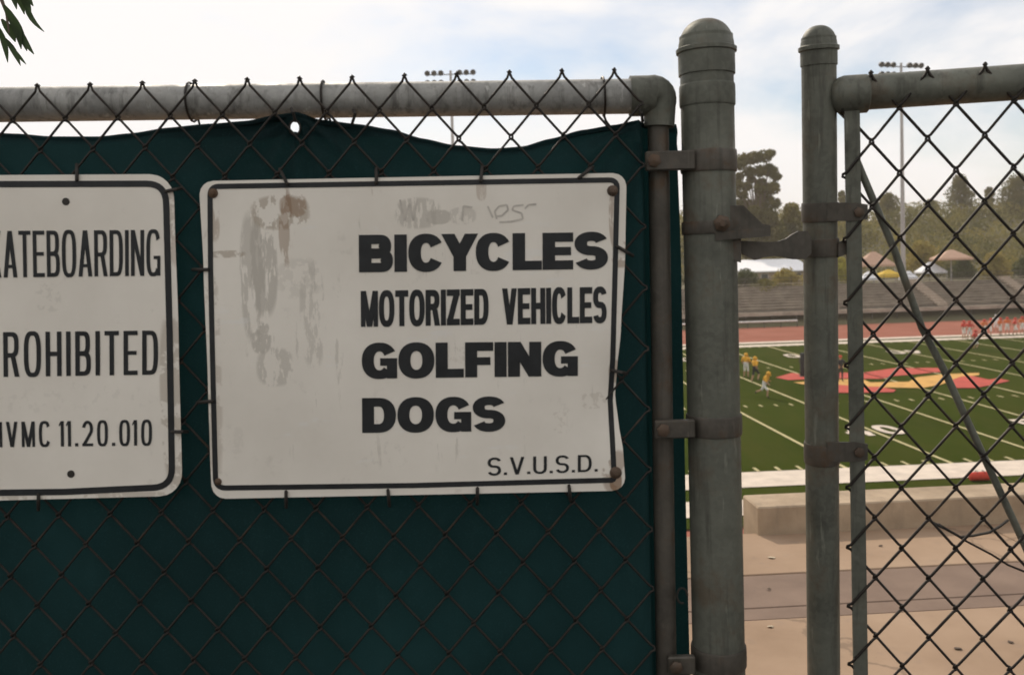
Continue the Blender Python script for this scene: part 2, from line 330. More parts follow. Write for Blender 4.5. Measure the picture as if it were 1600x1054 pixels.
def glyph(ch, w_, tv, th, e=2.3):
    st = bar(0, 0, tv, 1); d = tv * 1.05
    if ch in 'I1': 
        return bar(0, 0, tv, 1) + ([[(0, 1), (0, .86), (-tv * .55, .78), (-tv * .55, .86)]] if ch == '1' else [])
    if ch == 'L': return st + bar(tv * .5, 0, w_, th)
    if ch == 'E': return st + bar(tv * .5, 0, w_, th) + bar(tv * .5, 1 - th, w_, 1) + bar(tv * .5, .5 - th * .45, w_ * .93, .5 + th * .45)
    if ch == 'F': return st + bar(tv * .5, 1 - th, w_, 1) + bar(tv * .5, .46 - th * .45, w_ * .9, .46 + th * .45)
    if ch == 'H': return st + bar(w_ - tv, 0, w_, 1) + bar(tv * .5, .5 - th * .5, w_ - tv * .5, .5 + th * .5)
    if ch == 'T': return bar(w_ / 2 - tv / 2, 0, w_ / 2 + tv / 2, 1) + bar(0, 1 - th, w_, 1)
    if ch == 'K': return st + dia(w_ - d, 1, tv * .7, .42, d) + dia(w_ - d, 0, w_ * .3, .62, d)
    if ch == 'N': return st + bar(w_ - tv, 0, w_, 1) + dia(0, 1, w_ - d, 0, d)
    if ch == 'M': return bar(0, 0, tv * .9, 1) + bar(w_ - tv * .9, 0, w_, 1) + dia(0, 1, w_ / 2 - d * .5, 0, d) + dia(w_ - d, 1, w_ / 2 - d * .5, 0, d)
    if ch == 'V': return dia(0, 1, w_ / 2 - d * .55, 0, d) + dia(w_ - d, 1, w_ / 2 - d * .45, 0, d)
    if ch == 'A': return dia(0, 0, w_ / 2 - d * .55, 1, d) + dia(w_ - d, 0, w_ / 2 - d * .45, 1, d) + bar(w_ * .25, .2, w_ * .75, .2 + th * .8)
    if ch == 'Y': return dia(0, 1, w_ / 2 - d * .5, .4, d) + dia(w_ - d, 1, w_ / 2 - d * .5, .4, d) + bar(w_ / 2 - tv / 2, 0, w_ / 2 + tv / 2, .46)
    if ch == 'Z': return bar(0, 0, w_, th) + bar(0, 1 - th, w_, 1) + dia(0, th * .6, w_ - d * 1.1, 1 - th * .6, d * 1.1)
    if ch in 'O0': return arc(w_ / 2, .5, w_ / 2, .515, 0, 360, tv, th, 40, e)
    if ch == 'D': return st + bowl(0, 1, w_, tv, th, e)
    if ch == 'B': return st + bowl(0, .5 + th * .45, w_, tv, th, e) + bowl(.5 - th * .45, 1, w_ * .95, tv, th, e)
    if ch == 'P': return st + bowl(.42, 1, w_, tv, th, e)
    if ch == 'R': return st + bowl(.43, 1, w_ * .97, tv, th, e) + dia(w_ - d, 0, w_ * .45, .46, d)
    if ch == 'U': return bar(0, .3, tv, 1) + bar(w_ - tv, .3, w_, 1) + arc(w_ / 2, .32, w_ / 2, .335, 180, 360, tv, th, 24, e)
    if ch == 'C': return arc(w_ / 2, .5, w_ / 2, .515, 29, 331, tv, th, 34, e)
    if ch == 'G': return arc(w_ / 2, .5, w_ / 2, .515, 29, 318, tv, th, 34, e) + bar(w_ * .52, .36, w_, .36 + th * .85) + bar(w_ - tv * .85, 0.0, w_, .4)
    if ch == '.': return bar(0, 0, tv * 1.05, th * 1.15)
    if ch in 'S25':
        ry, rx = (1.03 - th) / 4, (w_ - tv) / 2; sp = []
        if ch == 'S': sp = [(w_ / 2 + rx * sup(math.cos(math.radians(a)), e), .5 + ry + ry * sup(math.sin(math.radians(a)), e)) for a in range(18, 271, 9)] + [(w_ / 2 + rx * sup(math.cos(math.radians(a)), e), .5 - ry + ry * sup(math.sin(math.radians(a)), e)) for a in range(81, -163, -9)]
        if ch == '2': sp = [(w_ / 2 + rx * math.cos(math.radians(a)), .5 + ry * .8 + ry * 1.15 * math.sin(math.radians(a))) for a in range(170, -45, -9)] + [(tv * .6, th * .6)]
        if ch == '5': sp = [(w_ / 2 + rx * sup(math.cos(math.radians(a)), e), .31 + .27 * sup(math.sin(math.radians(a)), e)) for a in range(140, -160, -9)]
        o = []; q = []
        for i, (x, y) in enumerate(sp):
            x0, y0 = sp[max(i - 1, 0)]; x1, y1 = sp[min(i + 1, len(sp) - 1)]
            l_ = math.hypot(x1 - x0, y1 - y0) or 1; nx, ny = -(y1 - y0) / l_, (x1 - x0) / l_
            q.append(((x + nx * tv / 2, y + ny * th / 2), (x - nx * tv / 2, y - ny * th / 2)))
        for i in range(len(q) - 1): o.append([q[i][0], q[i + 1][0], q[i + 1][1], q[i][1]])
        if ch == '2': o += bar(0, 0, w_, th)
        if ch == '5': o += bar(tv * .2, .45, tv * 1.1, 1) + bar(tv * .2, 1 - th, w_ * .95, 1)
        return o
    if ch == '4': return bar(w_ * .62, 0, w_ * .62 + tv, 1) + bar(0, .24, w_, .24 + th) + dia(0, .24, w_ * .62 - tv * .2, 1, d)
    return []
WID = dict(I=.0, M=1.22, W=1.3, O=1.1, G=1.08, C=1.04, D=1.02, N=1.02, V=1.06, A=1.06, Y=1.08, L=.86, F=.86, E=.9, T=.92, S=.98, B=1.0, R=1.02, Z=.92, U=1.0, P=.96, H=1.02, K=1.04)
def word(text, cw, tv, th, gap, e=2.3):
    """unit-height glyph polygons and the total width"""
    x = 0; o = []
    for i, ch in enumerate(text):
        if i and text[i - 1:i + 1] in ('CY', 'YC', 'AT', 'LE'): x -= cw * (.11 if 'Y' in text[i - 1:i + 1] else .02)
        if ch == ' ': x += cw * .6; continue
        w_ = tv if ch in 'I1' else tv * 1.05 if ch == '.' else cw * WID.get(ch, 1)
        o += [[(px + x, py) for px, py in q] for q in glyph(ch, w_, tv, th, e)]; x += w_ + gap
    return o, x - gap
for ulin, txt in ((U50 - 9.144, '40'), (U50, '50'), (U50 + 9.144, '40')):
    for far in (0, 1):
        mb = MB()
        for i, ch in enumerate(txt):
            for j, q in enumerate(glyph(ch, 1.0, .3, .2)):
                pts = []
                for x, y in q:
                    du = (-1.45 + x * 1.2) if i == 0 else (.25 + x * 1.2); dv = y * 2.4
                    pts.append(fw(ulin + du, 43.4 + dv, ZF + .035 + j * .0008) if not far else fw(ulin - du, 78.6 - dv, ZF + .035 + j * .0008))
                if far: pts = pts
                mb.poly(pts)
        mark(mb, 'yard_number', M['whitewall'])

# ---- walkway at the top of the stand, its darker strip and the steps going down
slabm = MB(); ZS = -.05
slabm.box((-9, -6, -.6), (12, 5.1, ZS), 0, 0, lambda q: fw(q.x, q.y, q.z)); walk = struct(slabm, 'walkway', M['dark_concrete'])
def slab(u0, u1, v0, v1, mat, z=0.0):
    mb = MB(); mb.box((u0, v0, -.052), (u1, v1, z), .004, 0, lambda q: fw(q.x, q.y, q.z)); mb.build('slab', M[mat], walk, None, 30)
for i in range(7):
    u0, u1 = -9 + 3 * i, -6 + 3 * i - .008
    slab(u0, u1, 4.445, 5.1, 'concrete'); slab(u0, u1, 4.03, 4.437, 'dark_concrete', -.003)
    slab(u0, u1, 3.895, 4.022, 'dark_concrete', -.003)
    slab(u0, u1, 1.45, 3.887, 'concrete')
struct(MB().box((-9, -6, -.052), (12, 1.44, -.004), 0, 0, lambda q: fw(q.x, q.y, q.z)), 'added_dark_ground', M['dark_ground'])  # unseen dark ground added to cut bounce light on the lower fence
steps = struct(MB().box((-40, 5.1, -.62), (60, 5.75, -.42), 0, 0, lambda q: fw(q.x, q.y, q.z)), 'seating_steps', M['kerb'])
for i in range(1, 21):
    z = -.42 - i * .345
    MB().box((-40, 5.1 + i * .8, z - .4), (60, 5.1 + (i + 1) * .8 + .05, z), .02, 0, lambda q: fw(q.x, q.y, q.z)).build('step', M['kerb'], steps, None, 30)
u0, v0 = 1.685, 5.055
kb = MB(); 
kb.box((u0, v0, -.416), (u0 + 5.2, v0 + .275, .16), .008, 0, lambda q: fw(q.x, q.y, q.z))
tag(kb.build('concrete_kerb', M['kerb'], None, tuple(fw(u0, v0, 0)), 30), 'low concrete kerb block along the far edge of the walkway', 'kerb')

# ------------------------------------------------------------------ fence hardware
def lerp(a, b, t): return a + (b - a) * t
def curve(pts, x):
    for (x0, y0), (x1, y1) in zip(pts, pts[1:]):
        if x <= x1: 
            t = (x - x0) / (x1 - x0); t = t * t * (3 - 2 * t) * .5 + t * .5; return lerp(y0, y1, t)
    return pts[-1][1]
def wire_mesh(name, parity, wd, h, rows, r=.00175, t=.0021, e=.0021, tip=True):
    P_ = []
    X = lambda k: (0 if (parity + k) % 2 == 0 else wd)
    rnd = random.Random(parity + 5)
    for k in range(rows + 1):
        x = X(k); s_ = -1 if x == 0 else 1
        arr = t * (-s_ if 0 else (1 if s_ > 0 else -1)); lev = -arr          # arrive at the back on the right bends
        z = -k * h
        if k == 0: arr = lev = 0
        P_ += [Vector((x - s_ * .0032, arr, z + .0042)), Vector((x + s_ * e, arr * .75, z + .0017)), Vector((x + s_ * e, lev * .75, z - .0017)), Vector((x - s_ * .0032, lev, z - .0042))]
    if tip:
        x = X(0); s_ = -1 if x == 0 else 1
        P_ = [Vector((x - s_ * .001, 0, .006)), Vector((x + s_ * .0022, s_ * .0015, .004)), Vector((x - s_ * .001, -s_ * .0015, .0015))] + P_[3:]
    mb = MB(); mb.tube(P_, r, 6); return mb.mesh(name)
def make_wires(parent, porg, ex, en, ez, anchor, i0, i1, top, wd, h, rows, name, r=.00175):
    """hang zigzag wires i0..i1 in the plane (ex, ez); anchor is a knot of even column at row 0, top = first row"""
    ms = []
    for par in (0, 1):
        me = wire_mesh(name, par, wd, h, rows, r); me.materials.append(M['wire'])
        me.polygons.foreach_set('use_smooth', [True] * len(me.polygons)); ms.append(me)
    rot = Matrix((ex, en, ez)).transposed().to_euler()
    for i in range(i0, i1):
        loc = anchor + ex * (wd * i) + ez * (-top * h) - porg + en * random.uniform(-.0004, .0004) + ez * random.uniform(-.0008, .0008)
        child('wire', ms[(i + top) % 2], parent, loc, rot)

# ---- left: gate leaf with chain link
GO = Vector((.19, YF + .034, 0))
gate = empty('chain_link_gate', GO, 'chain link gate leaf covered by green screen and carrying the two white signs', 'gate')
YR = YF + .036
ra, rb = at(20, 163.5, YR), at(1000, 150.5, YR); dr = (rb - ra).normalized(); ra = ra - dr * .95
ua, ub = at(1028, 175, YR), at(1041, 1050, YR); du_ = (ub - ua).normalized(); ub = ua + du_ * ((ua.z - .09) / -du_.z)
ub2 = ra + du_ * ((ra.z - .09) / -du_.z)
MB().tube([ra, lerp(ra, rb, .5), rb], .0243, 28).build('top_rail', M['galv_rail'], gate, GO)
MB().tube([ua, ub], .0148, 24).build('upright', M['band'], gate, GO)
MB().tube([ra - dr * .01 + Vector((0, 0, -.02)), ub2], .0205, 20).build('upright', M['galv'], gate, GO)
MB().tube([ub2 + Vector((.02, 0, 0)), ub - Vector((.012, 0, 0))], .0205, 20).build('bottom_rail', M['galv'], gate, GO)
cpts = [at(984, 150.5, YR), at(1012, 150, YR)]
c0, c1, c2 = at(1019, 149.5, YR), at(1032, 148, YR), at(1031, 166, YR)
for k in range(1, 9): t = k / 8; cpts.append(c0 * (1 - t) ** 2 + c1 * 2 * t * (1 - t) + c2 * t * t)
cpts.append(at(1030, 198, YR))
MB().tube(cpts, [.0282] * 2 + [.0285 - .0009 * k for k in range(9)], 26).build('corner_fitting', M['galv'], gate, GO)
for px in (-430, -180, 297, 505, 940):
    p_ = at(px, 163.5 - (px - 20) * .0133, YR); ring = [p_ + Vector((.003 * math.sin(k * .1), math.cos(2 * pi * k / 18) * .027, math.sin(2 * pi * k / 18) * .027)) for k in range(17)]
    MB().tube(ring + [ring[-1] + Vector((.004, -.004, -.014)), ring[-1] + Vector((.009, -.006, -.022))], .0017, 6).build('tie_wire', M['wire'], gate, GO)
EX, EN, EZ = Vector((1, 0, 0)), Vector((0, 1, 0)), Vector((0, 0, 1))
A0 = at(717, 217, YF); WD, HH = 40.6 * YF / FPX, 47.7 * YF / FPX
make_wires(gate, GO, EX, EN, EZ, A0, -44, 7, -2, WD, HH, 42, 'gate_wire')

# ---- green windscreen tied behind the mesh
TOP = [(-1100, 214), (-300, 214), (-200, 196), (-60, 203), (20, 208), (75, 212), (150, 212), (200, 207), (260, 199), (330, 193), (385, 189), (430, 180), (462, 174), (500, 187), (560, 194), (610, 202), (660, 216), (710, 226), (770, 231), (815, 228), (860, 216), (910, 203), (960, 195), (1005, 185), (1071, 184)]
SO = Vector((.1, YF + .01, .06))
scr = empty('windscreen', SO, 'dark green fabric windscreen sagging below the gate rail behind the chain link', 'windscreen')
XEDGE = at(1003, 300, YF).x
TIES = [(at(x, y, YF).x, at(x, y, YF).z, a) for x, y, a in ((460, 178, .007), (1004, 186, .006), (-200, 198, .006))]
def fy(x, z):
    q = abs(noise.noise(Vector((x * 4 + z * 1.5, z * 1.1, 8)))) * .012 + noise.noise(Vector((x * 5, z * 3.2, 1))) * .0024 + noise.noise(Vector((x * 17, z * 9, 5))) * .0012
    for tx, tz, am in TIES:
        dx, dz = x - tx, z - tz; r_ = math.hypot(dx, dz); q += am * math.sin(math.atan2(dz, dx) * 13 + r_ * 9) * math.exp(-r_ / .16) * min(1, r_ / .03)
    k = max(0, min(1, (x - XEDGE) / .014)); k = k * k * (3 - 2 * k)
    return YF + .0102 + q + .05 * k
mb = MB(); xs = [-1080 + 7 * i for i in range(308)]; zs = [0, .004, .009, .014, .02, .028, .037, .047, .058, .07] + [.07 + .035 * i for i in range(1, 50)]
for d in zs:
    for px in xs:
        tp = at(px, curve(TOP, px), YF + .01); z = max(.07, tp.z - d); x = tp.x + (tp.z - z) * .004
        mb.v.append(Vector((x, fy(x, z) + (.003 * (1 - d / .014) if d < .014 else 0), z)))
nx = len(xs); hole = at(461, 200, YF + .01)
for j in range(len(zs) - 1):
    for i in range(nx - 1):
        q = [j * nx + i, (j + 1) * nx + i, (j + 1) * nx + i + 1, j * nx + i + 1]; c = sum((mb.v[k] for k in q), Vector()) / 4
        if mb.v[q[1]].z <= .0701 and mb.v[q[0]].z <= .0701: continue
        if ((c.x - hole.x) / .0062) ** 2 + ((c.z - hole.z) / .0085) ** 2 < 1: continue
        mb.f.append(q); mb.m.append(0)
mb.build('fabric', M['fabric'], scr, SO, 80)
hem = [at(px, curve(TOP, px) + 4, YF + .01) for px in xs[::2]]
MB().tube([Vector((p_.x, fy(p_.x, p_.z) + .004, p_.z)) for p_ in hem], .0035, 6).build('hem_cord', M['fabric'], scr, SO)
MB().tube([hole + Vector((math.cos(k * pi / 8) * .0075, -.001, math.sin(k * pi / 8) * .010)) for k in range(17)], .0016, 6).build('grommet', M['wire'], scr, SO)
for a, b in (((455, 176), (462, 190)), ((1000, 178), (1004, 190)), ((-200, 190), (-198, 204)), ((552, 178), (550, 194))):
    MB().tube([at(a[0], a[1] - 6, YF + .012), at(a[0] + 3, a[1], YF - .004), at(b[0], b[1], YF + .006)], .0022, 6).build('tie', M['tie'], scr, SO)

# ---- posts
def post(name, top, bot, r, label, cap_h, flange, skirt):
    ax = (top - bot).normalized(); base = bot - ax * (bot.z / ax.z); H_ = (top - base).length
    root = empty(name, base, label, 'fence post')
    MB().lathe(base, ax, [(0, r), (H_ * .33, r * 1.002), (H_ * .66, r), (H_ - cap_h * .6, r)], 40).build('pipe', M['galv'], root, base)
    pr = [(-skirt, r * 1.055), (-skirt + .002, r * 1.06), (0, r * 1.06), (.001, r * flange), (.006, r * flange * 1.005), (.008, r * 1.05)]
    for k in range(1, 11):
        a = k / 10 * pi / 2; pr.append((.008 + cap_h * math.sin(a), r * 1.04 * math.cos(a) ** .85))
    MB().lathe(base + ax * (H_ - cap_h - .008), ax, pr, 40).build('cap', M['galv'], root, base)
    return root, base, ax
Y1 = YF + .036
P1, B1, X1 = post('gate_post', at(1102.5, 30, Y1), at(1123.5, 1050, Y1), .0371, 'thick galvanised gate post with domed cap beside the green screen', .040, 1.13, .030)
def sleeve(root, base, ax, org, z0, z1, r, name, mat='band', tongue=None, bolt=None):
    q = base + ax * ((z0 - base.z) / ax.z); h = z1 - z0
    mb = MB(); mb.lathe(q, ax, [(0, r * .99), (.0008, r * 1.0), (h * .1, r * 1.012), (h * .5, r * 1.016), (h * .9, r * 1.012), (h - .0008, r), (h, r * .99)], 40)
    o = mb.build(name, M[mat], root, org)
    if tongue:
        lo, hi = tongue; MB().box(lo, hi, .002).build('strap_tongue', M[mat], o, org)
    if bolt:
        for (b0, d) in bolt: MB().lathe(b0, d, [(0, .0085), (.001, .0095), (.005, .0095), (.006, .007), (.007, .004)], 6).build('bolt', M['bolt'], o, org)
    return o
def zat(px, py, Y): return at(px, py, Y).z
R1 = .0371
for py0, py1, xl, nm in ((270, 236, 1008, 'hinge_band'), (678, 646, 1022, 'hinge_band'), (1038, 1006, 1042, 'hinge_band')):
    z0, z1 = zat(1100, py0, Y1), zat(1100, py1, Y1)
    a = at(xl, (py0 + py1) / 2, Y1 - .028); b = at(1085, (py0 + py1) / 2, Y1 - .028)
    sleeve(P1, B1, X1, B1, z0, z1, R1 * 1.05, nm, 'band', ((a.x, Y1 - .036, z0 + .002), (b.x, Y1 - .0245, z1 - .002)), [(Vector((a.x + .011, Y1 - .036, (z0 + z1) / 2)), (0, -1, 0))])
sleeve(P1, B1, X1, B1, zat(1104, 167, Y1), zat(1104, 133, Y1), R1 * 1.035, 'brace_band', 'galv')
lo = sleeve(P1, B1, X1, B1, zat(1104, 366, Y1), zat(1104, 346, Y1), R1 * 1.05, 'latch_band', 'band')
def slabpoly(pts, Y, th, bow=0):
    f_ = [at(x, y, Y) for x, y in pts]; b_ = [q + Vector((0, th, 0)) for q in f_]; n = len(pts); mb = MB()
    mb.add(f_ + b_, [list(range(n))[::-1], list(range(n, 2 * n))] + [[i, (i + 1) % n, n + (i + 1) % n, n + i] for i in range(n)]); return mb
slabpoly([(1134, 321), (1162, 321), (1176, 335), (1192, 350), (1204, 352), (1204, 368), (1176, 371), (1134, 374)], Y1 - .030, .006).build('latch_bracket', M['band'], lo, B1, 30)
slabpoly([(1118, 362), (1204, 355), (1204, 369), (1150, 373), (1118, 376)], Y1 - .039, .008).build('latch_bracket_lip', M['band'], lo, B1, 30)
slabpoly([(1143, 371), (1158, 371), (1158, 410), (1143, 406)], Y1 - .026, .005).build('latch_fork', M['band'], lo, B1, 30)
MB().lathe(at(1127, 349, Y1 - .036), (0, -1, 0), [(0, .012), (.006, .012), (.008, .009), (.012, .005)], 6).build('bolt', M['bolt'], lo, B1)
# loose wire loops on the hinge side
for px, py in ((1068, 930), (1076, 1044)):
    c = at(px, py, YR - .02); MB().tube([c + Vector((math.cos(a * .42) * .0075 - .002, 0, math.sin(a * .42) * .011)) for a in range(13)], .0016, 6).build('tie_wire', M['tie'], gate, GO)

# ---- right: leaning chain link panel with its end post
BETA, LEAN = .17, .07
PX = Vector((math.cos(BETA), -math.sin(BETA), 0)); PZ = Vector((0, -math.sin(LEAN), math.cos(LEAN))); PZ = (PZ - PX * PZ.dot(PX)).normalized(); PN = PZ.cross(PX)
PP = at(1330, 560, 1.335)
def pl(px, py, off=0):                   # point of the leaning panel plane seen at a photo pixel
    d = ray(px, py); q = PP + PN * off; e_ = Vector((0, 0, EYE)); t = (q - e_).dot(PN) / d.dot(PN); return e_ + d * t
P2, B2, X2 = post('fence_end_post', pl(1279, 40, .02), pl(1287, 1050, .02), .0240, 'slimmer galvanised fence end post with domed cap at the open chain link panel', .028, 1.17, .020)
R2 = .0240
pa, pb = pl(1322, 146.5, .02), pl(1600, 128, .02); pd = (pb - pa).normalized(); pb = pa + pd * 1.25
PO = Vector((pb.x, pb.y, 0))
pan = empty('chain_link_fence', PO, 'bare chain link fence with top rail and diagonal rod, field seen through it', 'fence')
MB().tube([pa, pb], .0245, 28).build('top_rail', M['galv'], pan, PO)
ccup = pl(1296, 150, .012)
MB().lathe(ccup, pd, [(0, .012), (.004, .019), (.012, .0245), (.02, .027), (.05, .0268), (.052, .0245)], 28).build('rail_end_cup', M['galv'], pan, PO)
slabpoly([(1300, 165), (1322, 186), (1334, 176), (1330, 150)], pl(1318, 170).y + .012, .006).build('rail_end_lug', M['band'], pan, PO, 30)
ta, tb = pl(1331, 170, .002), pl(1344.5, 1050, .002); tb = ta + (tb - ta) * ((ta.z - .08) / (ta.z - tb.z))
td = (tb - ta).normalized(); mb = MB(); hw = .0102
for q in (ta, tb): mb.v += [q + PX * hw - PN * .003, q + PX * hw + PN * .003, q - PX * hw + PN * .003, q - PX * hw - PN * .003]
mb.f = [[0, 1, 5, 4], [1, 2, 6, 5], [2, 3, 7, 6], [3, 0, 4, 7], [3, 2, 1, 0], [4, 5, 6, 7]]; mb.m = [0] * 6
mb.build('tension_bar', M['galv'], pan, PO, 30)
MB().tube([pl(1338, 250, .012), pl(1398, 392, .012), pl(1440, 511, .012), pl(1477, 582, .012), pl(1521, 678, .012), pl(1593, 833, .012), pl(1690, 1050, .012)], .0052, 12).build('brace_rod', M['galv'], pan, PO)
q = pb - Vector((0, 0, 0)); qz = q + (tb - ta).normalized() * ((q.z) / -(tb - ta).normalized().z)
MB().tube([q, qz], .024, 20).build('line_post', M['galv'], pan, PO)
A2 = pl(1405.6, 269.7); 
WD2, HH2 = .0371, .0454
WZ = (PZ - PX * .011).normalized(); WX = (PX + PZ * .011).normalized()
make_wires(pan, PO, WX, PN, WZ, A2, -2, 30, -3, WD2, HH2, 38, 'panel_wire', .0021)
for py0, py1 in ((346, 316), (722, 690)):
    z0, z1 = pl(1290, py0, .02).z, pl(1290, py1, .02).z; o = sleeve(P2, B2, X2, B2, z0, z1, R2 * 1.07, 'tension_band')
    c = pl(1335, (py0 + py1) / 2, -.004); a_ = pl(1292, (py0 + py1) / 2, -.006); e_ = pl(1356, (py0 + py1) / 2, -.004)
    hz = (z1 - z0) / 2 * .94; mb = MB(); f_ = [a_ - PZ * hz, c - PZ * hz, e_ - PZ * hz * .8, e_ + PZ * hz * .8, c + PZ * hz, a_ + PZ * hz]; b_ = [k + PN * .004 for k in f_]
    mb.add(f_ + b_, [list(range(6))[::-1], list(range(6, 12))] + [[i, (i + 1) % 6, 6 + (i + 1) % 6, 6 + i] for i in range(6)]); mb.build('strap_tongue', M['band'], o, B2, 30)
    MB().lathe(e_ - PX * .012, -PN, [(0, .0075), (.004, .0075), (.005, .005)], 6).build('bolt', M['bolt'], o, B2)
z0, z1 = pl(1290, 400, .02).z, pl(1290, 372, .02).z; o = sleeve(P2, B2, X2, B2, z0, z1, R2 * 1.08, 'latch_collar')
slabpoly([(1158, 376), (1178, 377), (1200, 378), (1216, 377), (1228, 373), (1238, 366), (1248, 361), (1262, 361), (1268, 372), (1268, 396), (1258, 405), (1240, 405), (1226, 402), (1210, 400), (1194, 402), (1180, 406), (1170, 402), (1160, 396)], Y1 - .012, .006).build('latch_tongue', M['band'], o, B2, 30)
slabpoly([(1310, 378), (1326, 374), (1326, 396), (1310, 402)], pl(1316, 390).y + .004, .01).build('collar_lug', M['band'], o, B2, 30)
# loose bent wire caught on the panel
lw = [pl(x, y, .006 + .01 * math.sin(i)) for i, (x, y) in enumerate([(1458, 816), (1478, 826), (1500, 838), (1522, 836), (1546, 831), (1562, 822), (1575, 812)])]
MB().tube(lw, .0021, 6).build('loose_wire', M['tie'], pan, PO)
MB().tube([pl(x, y, .012) for x, y in [(1466, 818), (1510, 845), (1550, 866), (1575, 882), (1612, 897), (1650, 905)]], .0017, 6).build('loose_wire', M['wire'], pan, PO)

# ------------------------------------------------------------------ the two signs
YS = YF - .009
def dent(px, py): return .010 * math.exp(-((px - 965) / 34) ** 2 - ((py - 628) / 62) ** 2) + .002 * math.sin(px * .011) * math.sin(py * .013)
def sp(px, py, off=0): return at(px, py, YS + dent(px, py) - off)
def plate(org, xl, xr, yt, yb, rad, mat, root, name='plate'):
    T = sorted(set([0, .004, .012, .024, .04, .058, .08] + [.08 + .84 * i / 30 for i in range(31)] + [1 - k for k in (0, .004, .012, .024, .04, .058)]))
    NXC = 44; rows = []
    for t in T:
        row = []
        for i in range(NXC + 1):
            s_ = i / NXC; x0, x1 = xl(t), xr(t); Hh = yb(.5) - yt(.5); dy = min(t, 1 - t) * Hh
            ins = rad - math.sqrt(max(0, rad * rad - (rad - dy) ** 2)) if dy < rad else 0
            px = lerp(x0 + ins, x1 - ins, s_); sx = (px - xl(t)) / (xr(t) - xl(t)); row.append((px, lerp(yt(sx), yb(sx), t)))
        rows.append(row)
    mb = MB(); n = NXC + 1
    for o in (0, -.0022):
        for row in rows: mb.v += [sp(px, py, o) for px, py in row]
    nr = len(rows); S0 = nr * n
    for j in range(nr - 1):
        for i in range(NXC):
            q = [j * n + i, (j + 1) * n + i, (j + 1) * n + i + 1, j * n + i + 1]; mb.f.append(q); mb.f.append([S0 + k for k in q[::-1]])
    for j in range(nr - 1): mb.f += [[j * n, S0 + j * n, S0 + (j + 1) * n, (j + 1) * n], [j * n + NXC, (j + 1) * n + NXC, S0 + (j + 1) * n + NXC, S0 + j * n + NXC]]
    for i in range(NXC): mb.f += [[i, i + 1, S0 + i + 1, S0 + i], [(nr - 1) * n + i, S0 + (nr - 1) * n + i, S0 + (nr - 1) * n + i + 1, (nr - 1) * n + i + 1]]
    mb.m = [0] * len(mb.f)
    return mb.build(name, mat, root, org, 35)
def strip(path, wd, org, root, off=.0005, name='border_line'):
    mb = MB(); n = len(path); q = []
    for i, (x, y) in enumerate(path):
        x0, y0 = path[(i - 1) % n]; x1, y1 = path[(i + 1) % n]; l_ = math.hypot(x1 - x0, y1 - y0); nx_, ny_ = -(y1 - y0) / l_, (x1 - x0) / l_
        ww = wd(x, y) if callable(wd) else wd
        q.append((sp(x + nx_ * ww / 2, y + ny_ * ww / 2, off), sp(x - nx_ * ww / 2, y - ny_ * ww / 2, off)))
    for i in range(n): a, b = q[i], q[(i + 1) % n]; mb.add([a[0], b[0], b[1], a[1]], [(0, 1, 2, 3)])
    return mb.build(name, M['black'], root, org, 0)
def rpath(pts, rad, n=8, seg=14):            # closed path through corner points with rounded corners
    o = []
    m_ = len(pts)
    for i in range(m_):
        a, b, c = [Vector(pts[(i + k) % m_]) for k in (-1, 0, 1)]
        r_ = rad[i] if isinstance(rad, (list, tuple)) else rad
        if r_ <= 0: o.append(tuple(b)); continue
        d0, d1 = (a - b).normalized(), (c - b).normalized(); s_, e_ = b + d0 * r_, b + d1 * r_
        for k in range(n + 1): t = k / n; q = s_ * (1 - t) ** 2 + b * 2 * t * (1 - t) + e_ * t * t; o.append(tuple(q))
    r2 = []
    for i in range(len(o)):
        a, b = o[i], o[(i + 1) % len(o)]; k = max(1, int(math.hypot(a[0] - b[0], a[1] - b[1]) / seg))
        for j in range(k): r2.append((lerp(a[0], b[0], j / k), lerp(a[1], b[1], j / k)))
    return r2
def letters(text, quad, cw, tv, th, gap, root, org, mat=None, name='lettering', e=2.3, jit=0):
    """quad = photo pixels of the word's TL, TR, BL, BR"""
    ps, W_ = word(text, cw, tv, th, gap, e); TL, TR, BL, BR = quad; mb = MB()
    for j, q in enumerate(ps):
        pts = []
        for x, y in q:
            s_ = x / W_; a = (lerp(TL[0], TR[0], s_), lerp(TL[1], TR[1], s_)); b = (lerp(BL[0], BR[0], s_), lerp(BL[1], BR[1], s_))
            pts.append(sp(lerp(b[0], a[0], y), lerp(b[1], a[1], y), .0006 + (j % 7) * .00002))
        mb.poly(pts)
    o = mb.build(name, mat or M['black'], root, org, 0); o['label'] = 'lettering reading ' + text; return o
def stud(px, py, r, root, org, mat='bolt'):
    b = sp(px, py, 0); MB().lathe(b, (0, -1, 0), [(0, r), (.0008, r), (.0016, r * .92), (.0022, r * .6), (.0024, r * .58), (.0045, r * .5), (.005, r * .3)], 16).build('bolt', M[mat], root, org)
def tie(px, py, dx, dy, root, org, lng=1.0):
    """wire from the fence over the sign's edge; (dx, dy) points out of the sign"""
    P_ = [at(px + dx * 16 * lng, py + dy * 16 * lng, YF + .004), at(px + dx * 7, py + dy * 7, YS - .0015), sp(px, py, .0036), sp(px - dx * 7, py - dy * 7, .003), sp(px - dx * 9, py - dy * 9, -.001)]
    MB().tube(P_, .0024, 8).build('tie_wire', M['tie'], root, org)
